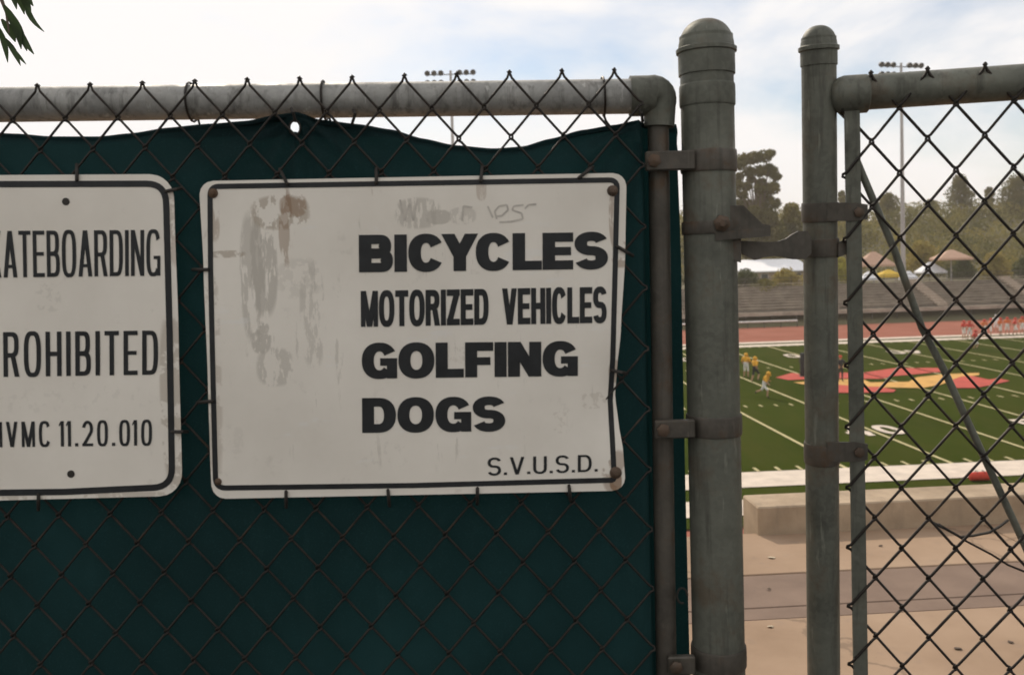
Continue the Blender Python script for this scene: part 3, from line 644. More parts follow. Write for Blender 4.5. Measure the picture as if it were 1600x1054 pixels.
# right sign
O2 = sp(650, 780)
s2 = empty('rules_sign', O2, 'larger weathered white sign listing bicycles, motorized vehicles, golfing and dogs', 'sign')
def loc2(px, py): q = sp(px, py) - O2; return q.x, q.z
def st2(x0, x1, y0, y1, colr, amt, ns, th, stc=(1, 1, 1)):
    a, b = loc2(x0, y1), loc2(x1, y0); return ((a[0] + b[0]) / 2, (a[1] + b[1]) / 2, (b[0] - a[0]) / 2, (b[1] - a[1]) / 2, colr, amt, ns, th, stc)
GR, BR_, RU = (.42, .385, .33), (.32, .255, .185), (.22, .12, .055)
mat2 = sign_mat('weathered_white_sign_paint', [
    st2(378, 412, 325, 545, GR, .6, 90, .49, (1, 1, .16)), st2(392, 432, 330, 500, GR, .7, 60, .47, (1, 1, .2)), st2(390, 486, 302, 362, BR_, .6, 60, .47, (1, 1, .6)), st2(436, 480, 300, 342, RU, .55, 50, .45), st2(436, 456, 285, 420, RU, .5, 60, .48, (1, 1, .15)), st2(392, 424, 500, 555, GR, .7, 60, .45, (1, 1, .5)), st2(400, 460, 540, 606, GR, .55, 70, .48, (1, 1, .4)),
    st2(470, 506, 400, 580, GR, .45, 70, .49, (1, 1, .25)), st2(430, 506, 400, 470, GR, .25, 70, .48), st2(616, 690, 306, 360, GR, .6, 110, .46, (1, 1, .25)), st2(664, 705, 326, 352, GR, .7, 60, .40), st2(700, 745, 322, 352, GR, .45, 90, .46, (1, 1, .4)), st2(325, 385, 390, 404, BR_, .6, 18, .44),
    st2(700, 736, 540, 580, BR_, .2, 90, .52), st2(905, 950, 610, 640, BR_, .25, 90, .5), st2(862, 895, 635, 678, BR_, .2, 90, .52), st2(560, 640, 685, 735, GR, .18, 90, .54),
    st2(340, 385, 660, 720, GR, .15, 60, .52), st2(952, 966, 296, 390, RU, .5, 30, .44, (1, 1, .2)), st2(326, 342, 300, 380, RU, .45, 30, .45, (1, 1, .2)), st2(952, 972, 735, 768, RU, .8, 30, .38), st2(580, 596, 276, 320, RU, .35, 30, .46, (1, 1, .2)), st2(744, 760, 276, 315, RU, .35, 30, .46, (1, 1, .2)), st2(330, 960, 300, 750, (.4, .36, .3), .4, 55, .62, (1, .3, .15)), st2(330, 960, 300, 750, (.72, .7, .66), .4, 38, .6, (.25, 1, 1)), st2(940, 985, 700, 775, RU, .5, 22, .46), st2(955, 985, 375, 420, RU, .55, 22, .44), st2(950, 985, 560, 600, RU, .5, 22, .44), st2(305, 980, 768, 785, BR_, .4, 16, .5), st2(308, 336, 280, 790, BR_, .35, 20, .52)])
LX = [(0, 311), (.27, 318), (.65, 325), (.85, 328), (1, 331)]
RX = [(0, 979), (.25, 977), (.5, 970), (.62, 964), (.7, 961), (.78, 966), (.88, 974), (1, 978)]
plate(O2, lambda t: curve(LX, t), lambda t: curve(RX, t), lambda s_: lerp(283, 270, s_), lambda s_: lerp(779, 766, s_), 22, mat2, s2)
strip(rpath([(328, 291.5), (965, 281), (964, 300), (961, 430), (957.5, 560), (953.5, 625), (957, 690), (960, 749.5), (645, 758), (337, 762), (333, 600), (329, 420)], [14, 14, 0, 0, 0, 0, 0, 6, 0, 16, 0, 0]), lambda x, y: 8.2, O2, s2)
letters('BICYCLES', ((560.5, 367), (950, 362.5), (561, 425.5), (950, 420)), .88, .325, .25, .035, s2, O2, e=2.25)
letters('MOTORIZED', ((563.5, 454.5), (763.5, 451), (564, 510.5), (763.5, 507)), .41, .148, .18, .025, s2, O2, e=2.5)
letters('VEHICLES', ((784.5, 450.5), (948, 448), (785, 507), (948, 504)), .41, .148, .18, .025, s2, O2, e=2.5)
letters('GOLFING', ((565, 536), (903, 533), (565.5, 591.5), (903, 587)), .88, .325, .25, .035, s2, O2, e=2.25)
letters('DOGS', ((565.5, 621.5), (789.5, 619.5), (566, 676), (789.5, 673)), .90, .325, .25, .04, s2, O2, e=2.25)
letters('S.V.U.S.D.', ((762, 715), (934, 709.5), (762, 742.5), (934, 736)), .62, .135, .125, .13, s2, O2)
gm = simple('worn_off_grey_lettering', (.49, .45, .395), .7, 0, .25, 60)
for pts in ([(776, 342), (773, 330), (780, 322), (792, 320), (794, 328), (784, 337), (776, 338)], [(818, 320), (803, 322), (800, 328), (815, 333), (817, 342), (800, 346), (780, 347)], [(820, 326), (826, 320), (838, 319)], [(625, 312), (632, 345), (640, 318), (646, 345), (652, 312)], [(722, 345), (724, 322), (738, 324)], [(762, 322), (770, 340)]):
    mb = MB()
    for (xa, ya), (xb, yb) in zip(pts, pts[1:]):
        l_ = math.hypot(xb - xa, yb - ya); nx_, ny_ = -(yb - ya) / l_ * 1.4, (xb - xa) / l_ * 1.4
        mb.poly([sp(xa + nx_, ya + ny_, .0004), sp(xb + nx_, yb + ny_, .0004), sp(xb - nx_, yb - ny_, .0004), sp(xa - nx_, ya - ny_, .0004)])
    mb.build('faded_lettering', gm, s2, O2, 0)
stud(333, 302, .0068, s2, O2); stud(957, 298, .0076, s2, O2); stud(341, 752, .005, s2, O2); stud(962, 738, .0085, s2, O2)
for a in ((445, 280, -.5, -1), (588, 278, 0, -1), (752, 275, .1, -1), (912, 272, .9, -.7), (447, 776, 0, 1), (607, 774, .1, 1), (746, 771, 0, 1), (890, 767, .1, 1), (317, 421, -1, 0), (324, 627, -1, .1), (973, 390, 1, .6), (964, 580, 1, .2)): tie(*a, s2, O2)
# left sign
O1 = sp(105, 780)
s1 = empty('skateboarding_sign', O1, 'white sign at left frame edge, skateboarding prohibited, rounded black border', 'sign')
def loc1(px, py): q = sp(px, py) - O1; return q.x, q.z
def st1(x0, x1, y0, y1, colr, amt, ns, th, stc=(1, 1, 1)):
    a, b = loc1(x0, y1), loc1(x1, y0); return ((a[0] + b[0]) / 2, (a[1] + b[1]) / 2, (b[0] - a[0]) / 2, (b[1] - a[1]) / 2, colr, amt, ns, th, stc)
mat1 = sign_mat('yellowed_white_sign_paint', [st1(262, 285, 290, 420, RU, .35, 22, .46), st1(255, 290, 480, 780, BR_, .5, 18, .46), st1(-70, 285, 765, 785, BR_, .4, 16, .48), st1(55, 95, 440, 490, GR, .25, 60, .5), st1(-40, 260, 590, 650, GR, .15, 50, .54)])
plate(O1, lambda t: lerp(-76, -66, t), lambda t: curve([(0, 270), (.1, 272.5), (.5, 279), (1, 285)], t), lambda s_: lerp(274, 272, s_), lambda s_: lerp(783, 774, s_), 36, mat1, s1)
strip(rpath([(-63, 288), (258.5, 287), (260, 330), (265, 520), (269, 760), (100, 768), (-53, 770)], [26, 30, 0, 0, 30, 0, 26]), 10, O1, s1)
letters('SKATEBOARDING', ((-44, 361), (250.6, 359), (-42, 434), (250.6, 430.5)), .30, .088, .088, .047, s1, O1, e=3.0)
letters('PROHIBITED', ((-26, 519), (247, 516), (-25, 589), (247, 585)), .36, .105, .10, .105, s1, O1, e=3.0)
letters('MVMC 11.20.010', ((-18, 659), (237.5, 655.5), (-17, 698.5), (237.5, 695.5)), .40, .115, .11, .145, s1, O1, e=3.0)
for px, py in ((103, 315), (111, 740)):
    MB().lathe(sp(px, py, 0), (0, -1, 0), [(0, .0052), (.0006, .0052), (.0007, .0012)], 16).build('bolt_hole', M['tie'], s1, O1)
for a in ((268, 297, 1, -.2), (277, 674, 1, 0), (120, 273, 0, -1), (60, 780, 0, 1)): tie(*a, s1, O1)

# ------------------------------------------------------------------ far stand
def fbox(mb, u0, u1, v0, v1, z0, z1, b=0, m=0): return mb.box((u0, v0, z0), (u1, v1, z1), b, m, lambda q: fw(q.x, q.y, q.z))
def far_stand(ua, ub, label, aisles):
    org = fw(ua, 109.5, -7.7); root = empty('bleachers', org, label, 'bleachers')
    mb = MB(); fbox(mb, ua, ub, 109.5, 111.6, -6.35, -6.2); mb.build('front_walkway', M['bench'], root, org, 0)
    mb = MB(); fbox(mb, ua, ub, 109.5, 109.62, -6.2, -5.95); mb.build('front_kickboard', M['bench'], root, org, 0)
    for i in range(10):
        v = 111.6 + i * .78; z = -6.2 + .3 * (i + 1)
        mb = MB(); fbox(mb, ua, ub, v, v + .8, z - .06, z); mb.build('footboard', M['frame'], root, org, 0)
        mb = MB(); fbox(mb, ua, ub, v + .4, v + .7, z + .3, z + .36); fbox(mb, ua, ub, v - .02, v, z - .3, z - .05); mb.build('bench', M['bench'], root, org, 0)
    for u in aisles:
        mb = MB()
        for i in range(10): v = 111.6 + i * .78; z = -6.2 + .3 * (i + 1); fbox(mb, u, u + 1.3, v - .02, v + .82, z + .005, z + .42)
        mb.build('aisle_steps', M['step'], root, org, 0)
    n = int((ub - ua) / 3.0)
    for k in range(n + 1):
        u = lerp(ua + .1, ub - .1, k / n); mb = MB(); fbox(mb, u - .05, u + .05, 109.6, 109.7, -7.7, -6.35); mb.build('support', M['frame'], root, org, 0)
    mb = MB()
    for zz in (-2.6, -2.1): mb.tube([fw(ua, 119.5, zz), fw(ub, 119.5, zz)], .035, 6)
    for k in range(0, n + 1, 1): u = lerp(ua + .1, ub - .1, k / n); mb.tube([fw(u, 119.5, -3.3), fw(u, 119.5, -2.1)], .03, 6)
    mb.build('back_rail', M['frame'], root, org, 0)
    mb = MB(); fbox(mb, ua, ub, 119.4, 119.46, -7.6, -3.2); mb.build('back_panel', M['frame'], root, org, 0)
far_stand(-6, 31, 'far bleachers glimpsed between the two posts, left end', (27.0,))
far_stand(32.2, 92, 'far bleachers behind the track, seen through the chain link', (46.5, 60.5, 73))
org = fw(20, 107.6, -7.6)
wr = empty('track_railing', org, 'white rail along the far edge of the red track in front of bleachers', 'railing')
MB().tube([fw(-5, 107.6, -6.85), fw(41, 107.6, -6.85)], .1, 8).build('rail', M['whitepipe'], wr, org)
for k in range(24): u = -5 + 2 * k; MB().tube([fw(u, 107.6, -7.7), fw(u, 107.6, -6.85)], .05, 6).build('rail_post', M['frame'], wr, org)

# ------------------------------------------------------------------ light masts
def mast(px, Y, py_top, label, rz):
    top = at(px, py_top, Y); g = Vector((top.x, top.y, hill_z(*uv(top)))); root = empty('floodlight_mast', g, label, 'floodlight', 'floodlight masts behind the far stand', rz)
    H_ = top.z - g.z
    MB().tube([(0, 0, -.3), (0, 0, H_ * .5), (0, 0, H_ + .2)], [.34, .24, .16], 14).build('pole', M['pole'], root)
    for zz in (0.0, -1.25):
        mb = MB(); mb.box((-3.3, -.06, H_ + zz - .36), (3.3, .06, H_ + zz - .24)); mb.build('crossarm', M['lamp'], root, None, 30)
        for x in (-3.1, -2.2, -1.3, 1.2, 2.1, 3.0):
            MB().lathe((x, .15, H_ + zz), (0, -1, -.35), [(-.15, .12), (0, .28), (.25, .36), (.4, .38), (.42, .33), (.3, .28)], 14).build('lamp', M['lamp'], root)
mast(704, 125, 113, 'floodlight mast poking up over the gate rail between its mesh tips', 0)
mast(1408, 125, 101, 'tall floodlight mast seen through the chain link, lamps above the top rail', .25)

# ------------------------------------------------------------------ vegetation
def leaf_cloud(mb, c, rx, rz, n, size, rnd, hollow=.35):
    for _ in range(n):
        d = Vector((rnd.gauss(0, 1), rnd.gauss(0, 1), rnd.gauss(0, 1))).normalized(); k = hollow + (1 - hollow) * rnd.random() ** .5
        p_ = c + Vector((d.x * rx * k, d.y * rx * k, d.z * rz * k)); a = Vector((rnd.gauss(0, 1), rnd.gauss(0, 1), rnd.gauss(0, .7))).normalized(); b = a.orthogonal().normalized(); s_ = size * rnd.uniform(.6, 1.4)
        b.rotate(Matrix.Rotation(rnd.random() * 6.28, 3, a)); c2 = a.cross(b)
        mb.add([p_ - b * s_, p_ + c2 * s_ * .45, p_ + b * s_, p_ - c2 * s_ * .45], [(0, 1, 2, 3)])
def plant(name, px, py_top, py_bot, pw, Y, mat, label, cat, seed, lobes=9, leaves=230, size=.24, trunk=True, spread=1.0, group=None, ground=None, tall=.62):
    top, bot = at(px, py_top, Y), at(px, py_bot, Y); H_ = top.z - bot.z; W_ = pw * Y / FPX
    gz = hill_z(*uv(bot)) if ground is None else ground; base = Vector((bot.x, bot.y, gz)); root = empty(name, base, label, cat, group); rnd = random.Random(seed)
    z0 = bot.z - gz; mb = MB(); ts = MB(); zc0 = z0 + H_ * (1 - tall)
    if trunk: ts.tube([(0, 0, -.3), (W_ * .03, 0, zc0 * .6), (-W_ * .02, 0, z0 + H_ * .75)], [max(.12, H_ * .035), max(.09, H_ * .028), .05], 8)
    for i in range(lobes):
        t = (i + .5) / lobes; zz = zc0 + (H_ + z0 - zc0) * (.12 + .76 * t); rr = W_ * .5 * spread
        ang = i * 2.4 + rnd.random(); k = rr * (.62 * math.sin(pi * min(1, .25 + t * .8))) * rnd.uniform(.55, 1.1)
        c = Vector((math.cos(ang) * k, math.sin(ang) * k * .8, zz)); lr = W_ * rnd.uniform(.16, .27)
        leaf_cloud(mb, c, lr, lr * rnd.uniform(.6, .95), leaves, size, rnd)
        if trunk: ts.tube([(0, 0, zc0 * .8 + (zz - zc0) * .5), tuple(c * .6 + Vector((0, 0, zz * .36))), tuple(c)], [.08, .05, .02], 5)
    mb.build('crown', mat, root, None, 0)
    if trunk: ts.build('trunk', M['bark'], root)
    return root
def explicit_tree(name, lob, px_base, py_base, Y, mat, label, seed, size=.22):
    b = at(px_base, py_base, Y); base = Vector((b.x, b.y, hill_z(*uv(b)))); root = empty(name, base, label, 'tree'); rnd = random.Random(seed); mb = MB(); ts = MB()
    top = at(lob[0][0], lob[0][1], Y) - base
    ts.tube([(0, 0, -.3), (top.x * .2, 0, top.z * .4), (top.x * .6, .2, top.z * .85)], [.4, .28, .12], 8)
    for x, y, r in lob:
        c = at(x, y, Y) - base; c.y += rnd.uniform(-1.6, 1.6); R_ = r * Y / FPX
        leaf_cloud(mb, c, R_, R_ * .8, int(80 + 75 * R_ * R_ * 3.2), size, rnd, .2)
        ts.tube([(c.x * .3, c.y * .3, c.z * .55), (c.x * .7, c.y * .7, c.z * .82), tuple(c)], [.14, .08, .03], 5)
    mb.build('crown', mat, root, None, 0); ts.build('trunk', M['bark'], root); return root
explicit_tree('eucalyptus_tree', [(1176, 248, 13), (1160, 250, 13), (1190, 246, 13), (1203, 240, 8), (1150, 258, 12), (1140, 252, 14), (1186, 268, 12), (1176, 280, 8), (1209, 266, 12), (1213, 276, 9), (1200, 262, 8), (1150, 290, 9), (1166, 292, 10), (1158, 305, 9), (1184, 296, 10), (1206, 294, 13), (1198, 308, 14), (1188, 322, 14), (1208, 318, 11), (1196, 338, 17), (1180, 344, 14), (1206, 346, 13), (1190, 362, 18), (1172, 372, 14), (1210, 366, 14), (1152, 318, 8), (1146, 330, 9), (1140, 300, 12), (1170, 268, 11), (1158, 275, 9), (1192, 284, 9), (1170, 318, 11), (1174, 332, 13), (1160, 350, 14), (1215, 352, 12), (1224, 372, 13), (1150, 372, 16), (1240, 380, 16), (1204, 384, 18), (1172, 390, 18)], 1186, 420, 150, M['eucalypt'], 'tall clumpy eucalyptus on the skyline between the two posts', 3, .26)
plant('shrub_tree', 1238, 314, 392, 52, 158, M['scrub'], 'rounded olive tree at the left edge of the slimmer post', 'tree', 11, 14, 240, .3, tall=.9)
plant('skyline_pine', 1500, 270, 330, 46, 205, M['eucalypt'], 'wispy dark tree standing highest on the skyline behind the chain link', 'tree', 21, 16, 150, .3, tall=.95)
plant('skyline_tree', 1592, 272, 335, 74, 205, M['eucalypt'], 'broad tree on the skyline at the right frame edge', 'tree', 22, 22, 220, .3, tall=1)
plant('skyline_bush', 1545, 290, 330, 22, 205, M['scrub'], 'small round skyline bush between the wispy and the broad tree', 'bush', 23, 8, 120, .34, tall=.9)
plant('skyline_tree', 1388, 300, 340, 44, 205, M['scrub'], 'low tree on the skyline beside the floodlight mast', 'tree', 24, 14, 180, .3, tall=1)
plant('skyline_tree', 1316, 296, 335, 26, 205, M['scrub'], 'thin tree tip on the skyline between slim post and tension bar', 'tree', 25, 8, 110, .34, tall=.9)
plant('skyline_bush', 1455, 312, 335, 30, 205, M['scrub'], 'low skyline bush left of the wispy tree', 'bush', 26, 8, 110, .3, tall=.9)
plant('yellow_bush', 1314, 398, 446, 36, 132, M['yellowbush'], 'bright yellow green bush between the slim post and tension bar', 'bush', 31, 12, 200, .2, False, tall=1)
plant('olive_bush', 1440, 378, 428, 66, 138, M['olive'], 'golden olive bush left of the salmon umbrella shelter', 'bush', 32, 16, 210, .22, False, tall=1)
plant('round_bush', 1554, 394, 442, 56, 132, M['olive'], 'large round golden bush at right above the bleachers', 'bush', 33, 16, 230, .2, False, tall=1)
plant('round_bush', 1604, 400, 444, 50, 133, M['deep'], 'green bush cut by the right frame edge above the bleachers', 'bush', 34, 14, 200, .2, False, tall=1)
plant('hedge_bush', 1505, 402, 444, 50, 136, M['deep'], 'deep green bush behind the shelter post', 'bush', 35, 14, 200, .2, False, tall=1)
plant('hedge_bush', 1165, 424, 452, 56, 128, M['deep'], 'dark hedge bush below the white roof, next to the thick post', 'bush', 36, 14, 200, .2, False, tall=1)
plant('hedge_bush', 1228, 426, 450, 60, 127, M['olive'], 'golden hedge bush below the white roof, next to the slim post', 'bush', 37, 14, 200, .2, False, tall=1)
plant('hedge_bush', 1196, 440, 468, 60, 122, M['scrub'], 'brown bush in front of the hedge at the top of the far stand', 'bush', 38, 14, 200, .2, False, tall=1)
rnd = random.Random(4); mb = MB()
for _ in range(950):
    u, v = rnd.uniform(10, 190), rnd.uniform(143, 214)
    if u > v * .78: continue
    z = hill_z(u, v); r = rnd.uniform(1.3, 2.9); leaf_cloud(mb, fw(u, v, z + r * .55), r * 1.2, r * 1.0, 130, .3, rnd, .5)
for _ in range(160):
    u, v = rnd.uniform(-200, 10), rnd.uniform(143, 214); z = hill_z(u, v); r = rnd.uniform(1.6, 3.2); leaf_cloud(mb, fw(u, v, z + r * .55), r * 1.15, r * .95, 45, .5, rnd, .5)
tag(mb.build('hillside_scrub', M['scrub'], None, None, 0), 'dense olive scrub and small trees covering the hillside behind the stadium', 'scrub', kind='stuff')

# ------------------------------------------------------------------ shelters and sheds on the terrace above the far stand
def canopy(name, x0, x1, y_ridge, y_eave, y_base, Y, col, label, legs=4, peak=True):
    a, b = at(x0, y_eave, Y), at(x1, y_eave, Y); r = at((x0 + x1) / 2, y_ridge, Y); c = (a + b) / 2; base = Vector((c.x, c.y, hill_z(*uv(c)))); W_ = (b - a).length / 2; D_ = W_ * .7
    root = empty(name, base, label, 'shelter'); ze, zr = c.z - base.z, r.z - base.z; mb = MB()
    co_ = [(-W_, -D_), (W_, -D_), (W_, D_), (-W_, D_)]
    pk = [(-W_ * .12, 0), (W_ * .12, 0)]
    vs = [(x, y, ze) for x, y in co_] + [(x, y, ze - .28) for x, y in co_] + [(pk[0][0], 0, zr), (pk[1][0], 0, zr)]
    mb.add(vs, [(0, 1, 9, 8), (1, 2, 9), (2, 3, 8, 9), (3, 0, 8), (0, 4, 5, 1), (1, 5, 6, 2), (2, 6, 7, 3), (3, 7, 4, 0)])
    o = mb.build('canopy', cloth(col[0], col[1]), root, None, 0)
    for x, y in (co_ if legs == 4 else [(0, 0)]):
        MB().tube([(x * .96, y * .96, -.1), (x * .96, y * .96, ze - .05 if legs == 4 else zr - .1)], .05 if legs == 4 else .09, 8).build('leg', M['pole'], root)
SAL, WHT, YEL = ('salmon_canopy_cloth', (.5, .32, .23)), ('white_canopy_cloth', (.82, .82, .84)), ('yellow_canopy_cloth', (.6, .4, .04))
canopy('canopy_tent', 1338, 1392, 393, 413, 440, 131, SAL, 'wide salmon canopy tent right of the tension bar')
canopy('umbrella_shelter', 1460, 1512, 390, 403, 442, 127, SAL, 'salmon umbrella shelter on one post above the bleachers', 1)
canopy('canopy_tent', 1369, 1407, 421, 430, 446, 125, YEL, 'small yellow canopy tent in front of the salmon one')
canopy('canopy_tent', 1407, 1432, 423, 434, 446, 126, WHT, 'small white canopy tent next to the yellow one')
canopy('canopy_tent', 1434, 1474, 409, 424, 444, 129, WHT, 'white canopy tent with steep roof left of the umbrella shelter')
canopy('canopy_tent', 1344, 1370, 424, 434, 446, 125, WHT, 'small white canopy tent at the tension bar, left of the yellow one')
a, b = at(1140, 425, 140), at(1262, 423, 140); c = (a + b) / 2; base = Vector((c.x, c.y, -3.4)); W_ = (b - a).length / 2
sh = empty('white_roofed_shed', base, 'long low shed with bright white roof seen under the gate latch', 'shed', None, FA); ze = c.z + 3.4; zr = at(1200, 407, 140).z + 3.4
MB().box((-W_ + .5, -2.5, -.2), (W_ - .5, 3.5, ze)).build('wall', cloth('tan_stucco', (.42, .33, .25)), sh, None, 0)
mb = MB(); mb.add([(-W_, -3.2, ze), (W_, -3.2, ze), (W_, 4.2, zr), (-W_, 4.2, zr), (-W_, -3.2, ze + .16), (W_, -3.2, ze + .16), (W_, 4.2, zr + .16), (-W_, 4.2, zr + .16)], [(0, 3, 2, 1), (4, 5, 6, 7), (0, 1, 5, 4), (1, 2, 6, 5), (2, 3, 7, 6), (3, 0, 4, 7)]); mb.build('roof', cloth('white_metal_roof', (.85, .85, .86)), sh, None, 0)
for x in (-4, -1.5, 1, 3.5):
    f_ = MB().box((x - .55, -2.56, ze * .45), (x + .55, -2.48, ze * .85)).build('window', M['whitepipe'], sh, None, 0)
    MB().box((x - .48, -2.58, ze * .48), (x + .48, -2.555, ze * .82)).build('pane', M['lamp'], f_, None, 0)

# ------------------------------------------------------------------ people on the field
def person_mesh(name, J, jersey, pants, sock, skin, shoe):
    names = list(J); E_ = [('pelvis', 'belly'), ('belly', 'chest'), ('chest', 'neck'), ('neck', 'head'), ('head', 'crown')]
    for s_ in 'lr': E_ += [('chest', 'sh' + s_), ('sh' + s_, 'el' + s_), ('el' + s_, 'wr' + s_), ('wr' + s_, 'ha' + s_), ('pelvis', 'hip' + s_), ('hip' + s_, 'kn' + s_), ('kn' + s_, 'an' + s_), ('an' + s_, 'to' + s_)]
    RAD = dict(pelvis=.155, belly=.15, chest=.175, neck=.065, head=.1, crown=.085, sh=.1, el=.06, wr=.042, ha=.045, hip=.1, kn=.068, an=.045, to=.042)
    me = bpy.data.meshes.new(name); me.from_pydata([J[n] for n in names], [(names.index(a), names.index(b)) for a, b in E_], [])
    ob = bpy.data.objects.new(name, me); COL.objects.link(ob); md = ob.modifiers.new('s', 'SKIN'); md.use_smooth_shade = True; sb = ob.modifiers.new('d', 'SUBSURF'); sb.levels = sb.render_levels = 1
    for i, n in enumerate(names):
        k = RAD.get(n, RAD.get(n[:-1])); d = me.skin_vertices[0].data[i]; d.radius = (k, k); d.use_root = n == 'pelvis'
    dg = bpy.context.evaluated_depsgraph_get(); dg.update(); res = bpy.data.meshes.new_from_object(ob.evaluated_get(dg)); bpy.data.objects.remove(ob)
    res.materials.clear()
    for q in (jersey, pants, sock, skin, shoe): res.materials.append(q)
    segs = [(Vector(J[a]), Vector(J[b]), a, b) for a, b in E_]
    def reg(a, b): 
        if b == 'head' or b == 'crown' or a == 'neck': return 3
        if b[:2] in ('wr', 'ha'): return 3
        if b[:2] == 'kn' or b[:3] == 'hip' or (a, b) == ('pelvis', 'belly'): return 1
        if b[:2] == 'an': return 2
        if b[:2] == 'to': return 4
        return 0
    for p_ in res.polygons:
        c = p_.center; best = min(segs, key=lambda q: (c - (q[0] + (q[1] - q[0]) * max(0, min(1, (c - q[0]).dot(q[1] - q[0]) / max(1e-6, (q[1] - q[0]).length_squared))))).length)
        p_.material_index = reg(best[2], best[3]); p_.use_smooth = True
    return res
def pose(kind):
    J = dict(pelvis=(0, 0, .98), belly=(0, 0, 1.14), chest=(0, 0, 1.38), neck=(0, 0, 1.54), head=(0, -.02, 1.66), crown=(0, -.01, 1.78))
    for s_, k in (('l', -1), ('r', 1)): J.update({'sh' + s_: (k * .22, 0, 1.44), 'el' + s_: (k * .33, .03, 1.18), 'wr' + s_: (k * .27, -.12, .98), 'ha' + s_: (k * .24, -.18, .92), 'hip' + s_: (k * .11, 0, .9), 'kn' + s_: (k * .14, -.03, .5), 'an' + s_: (k * .16, .02, .09), 'to' + s_: (k * .18, -.13, .045)})
    if kind == 'hips':
        for s_, k in (('l', -1), ('r', 1)): J.update({'el' + s_: (k * .44, .05, 1.2), 'wr' + s_: (k * .24, -.04, 1.04), 'ha' + s_: (k * .17, -.06, 1.02)})
    if kind == 'jog':
        J.update(dict(knl=(-.12, -.26, .58), anl=(-.13, -.12, .2), tol=(-.13, -.27, .16), knr=(.12, .06, .5), anr=(.13, .22, .11), tor=(.14, .1, .045), elr=(.3, -.1, 1.2), wrr=(.2, -.3, 1.26), har=(.17, -.36, 1.3), ell=(-.34, .16, 1.2), wrl=(-.3, .05, 1.02), hal=(-.28, -.02, .99)))
    if kind == 'run':
        for n in ('belly', 'chest', 'neck', 'head', 'crown', 'shl', 'shr'): x, y, z = J[n]; J[n] = (x, y - (z - .98) * .42, z - (z - .98) * .1)
        J.update(dict(pelvis=(0, 0, .92), hipl=(-.11, 0, .85), hipr=(.11, 0, .85), knl=(-.13, -.3, .6), anl=(-.14, -.26, .18), tol=(-.14, -.4, .13), knr=(.12, .22, .52), anr=(.13, .58, .42), tor=(.13, .62, .28), elr=(.34, -.05, 1.14), wrr=(.26, -.3, 1.1), har=(.23, -.37, 1.12), ell=(-.36, -.3, 1.12), wrl=(-.28, -.45, .95), hal=(-.26, -.5, .9)))
        dz = min(J['tol'][2], J['tor'][2]) - .045; J = {n: (x, y, z - dz) for n, (x, y, z) in J.items()}
    return J
SK = cloth('skin_tone', (.42, .24, .15)); WP = cloth('white_football_pants', (.72, .7, .66)); DK = cloth('black_clothing', (.025, .027, .03)); SH = cloth('dark_shoe', (.05, .045, .04))
YJ = cloth('gold_jersey', (.72, .36, .03)); RJ = cloth('red_jersey', (.55, .06, .04)); WJ = cloth('white_shirt', (.75, .73, .7)); OJ = cloth('orange_red_jersey', (.6, .16, .05))
HM = {}
def helmet_mesh(mat):
    if mat.name in HM: return HM[mat.name]
    mb = MB(); mb.lathe((0, 0, -.11), (0, 0, 1), [(0, .1), (.03, .125), (.09, .142), (.15, .135), (.2, .105), (.235, .05), (.24, .01)], 14)
    mb.tube([(-.11, -.1, -.03), (-.06, -.19, -.05), (.06, -.19, -.05), (.11, -.1, -.03)], .012, 5); mb.tube([(-.1, -.09, -.08), (-.05, -.17, -.1), (.05, -.17, -.1), (.1, -.09, -.08)], .012, 5)
    me = mb.mesh('helmet'); me.materials.append(mat); me.polygons.foreach_set('use_smooth', [True] * len(me.polygons)); HM[mat.name] = me; return me
BODY = {}
def person(px, py, kind, rz, jersey, pants, helmet, label, group, sock=None, cap=None, sc=1.0):
    key = (kind, jersey.name, pants.name); J = pose(kind)
    if key not in BODY: BODY[key] = person_mesh('body', J, jersey, pants, sock or SK, SK, SH)
    p_ = gp(px, py, ZF + .005); root = empty('person', p_, label, 'person', group, rz); root.scale = (sc, sc, sc)
    child('body', BODY[key], root); h = Vector(J['head'])
    if helmet: child('helmet', helmet_mesh(helmet), root, (h.x, h.y, h.z + .02), (.35 if kind == 'run' else 0, 0, 0))
    elif cap: child('cap', helmet_mesh(cap), root, (h.x, h.y + .005, h.z + .09), (0, 0, 0), (.86, .86, .6))
G1 = 'players in gold jerseys'; G2 = 'players in red near the far sideline'
person(1166, 590, 'stand', 2.4, YJ, WP, YJ, 'player in gold jersey and white pants, farthest left of the three', G1)
person(1180, 597, 'jog', 2.0, YJ, DK, YJ, 'player in gold jersey and dark shorts, middle of the three', G1)
person(1194, 621, 'run', .9, YJ, WP, YJ, 'running player in gold jersey and white pants, nearest of the three', G1)
person(1313, 596, 'hips', .2, DK, DK, None, 'person in black with hands on hips standing on the red field emblem', None, DK, RJ)
for i, (x, y, k, rz, j, lb) in enumerate([(1506, 529, 'stand', .4, RJ, 'player in red jersey and white pants at the left end of the far group'), (1515, 530, 'hips', -.5, RJ, 'second red jersey player from the left in the far group'), (1524, 547, 'jog', .8, RJ, 'jogging red jersey player standing nearest, in front of the far group'), (1538, 527, 'hips', .2, OJ, 'player in orange red jersey just right of the jogging one'), (1548, 525, 'stand', 1.2, OJ, 'player in orange red jersey, middle of the far group'), (1556, 519, 'stand', -.4, WJ, 'person in white shirt at the back of the far group'), (1563, 524, 'hips', .6, OJ, 'player in orange red jersey right of the white shirt'), (1574, 523, 'stand', -.8, OJ, 'third player from the right frame edge, orange red jersey'), (1586, 524, 'jog', .9, RJ, 'jogging red jersey player second from the right frame edge'), (1597, 522, 'stand', .1, OJ, 'orange red jersey player at the right frame edge')]):
    person(x, y, k, rz, j, WP, RJ if j is not WJ else None, lb, G2, None, WJ if j is WJ else None)
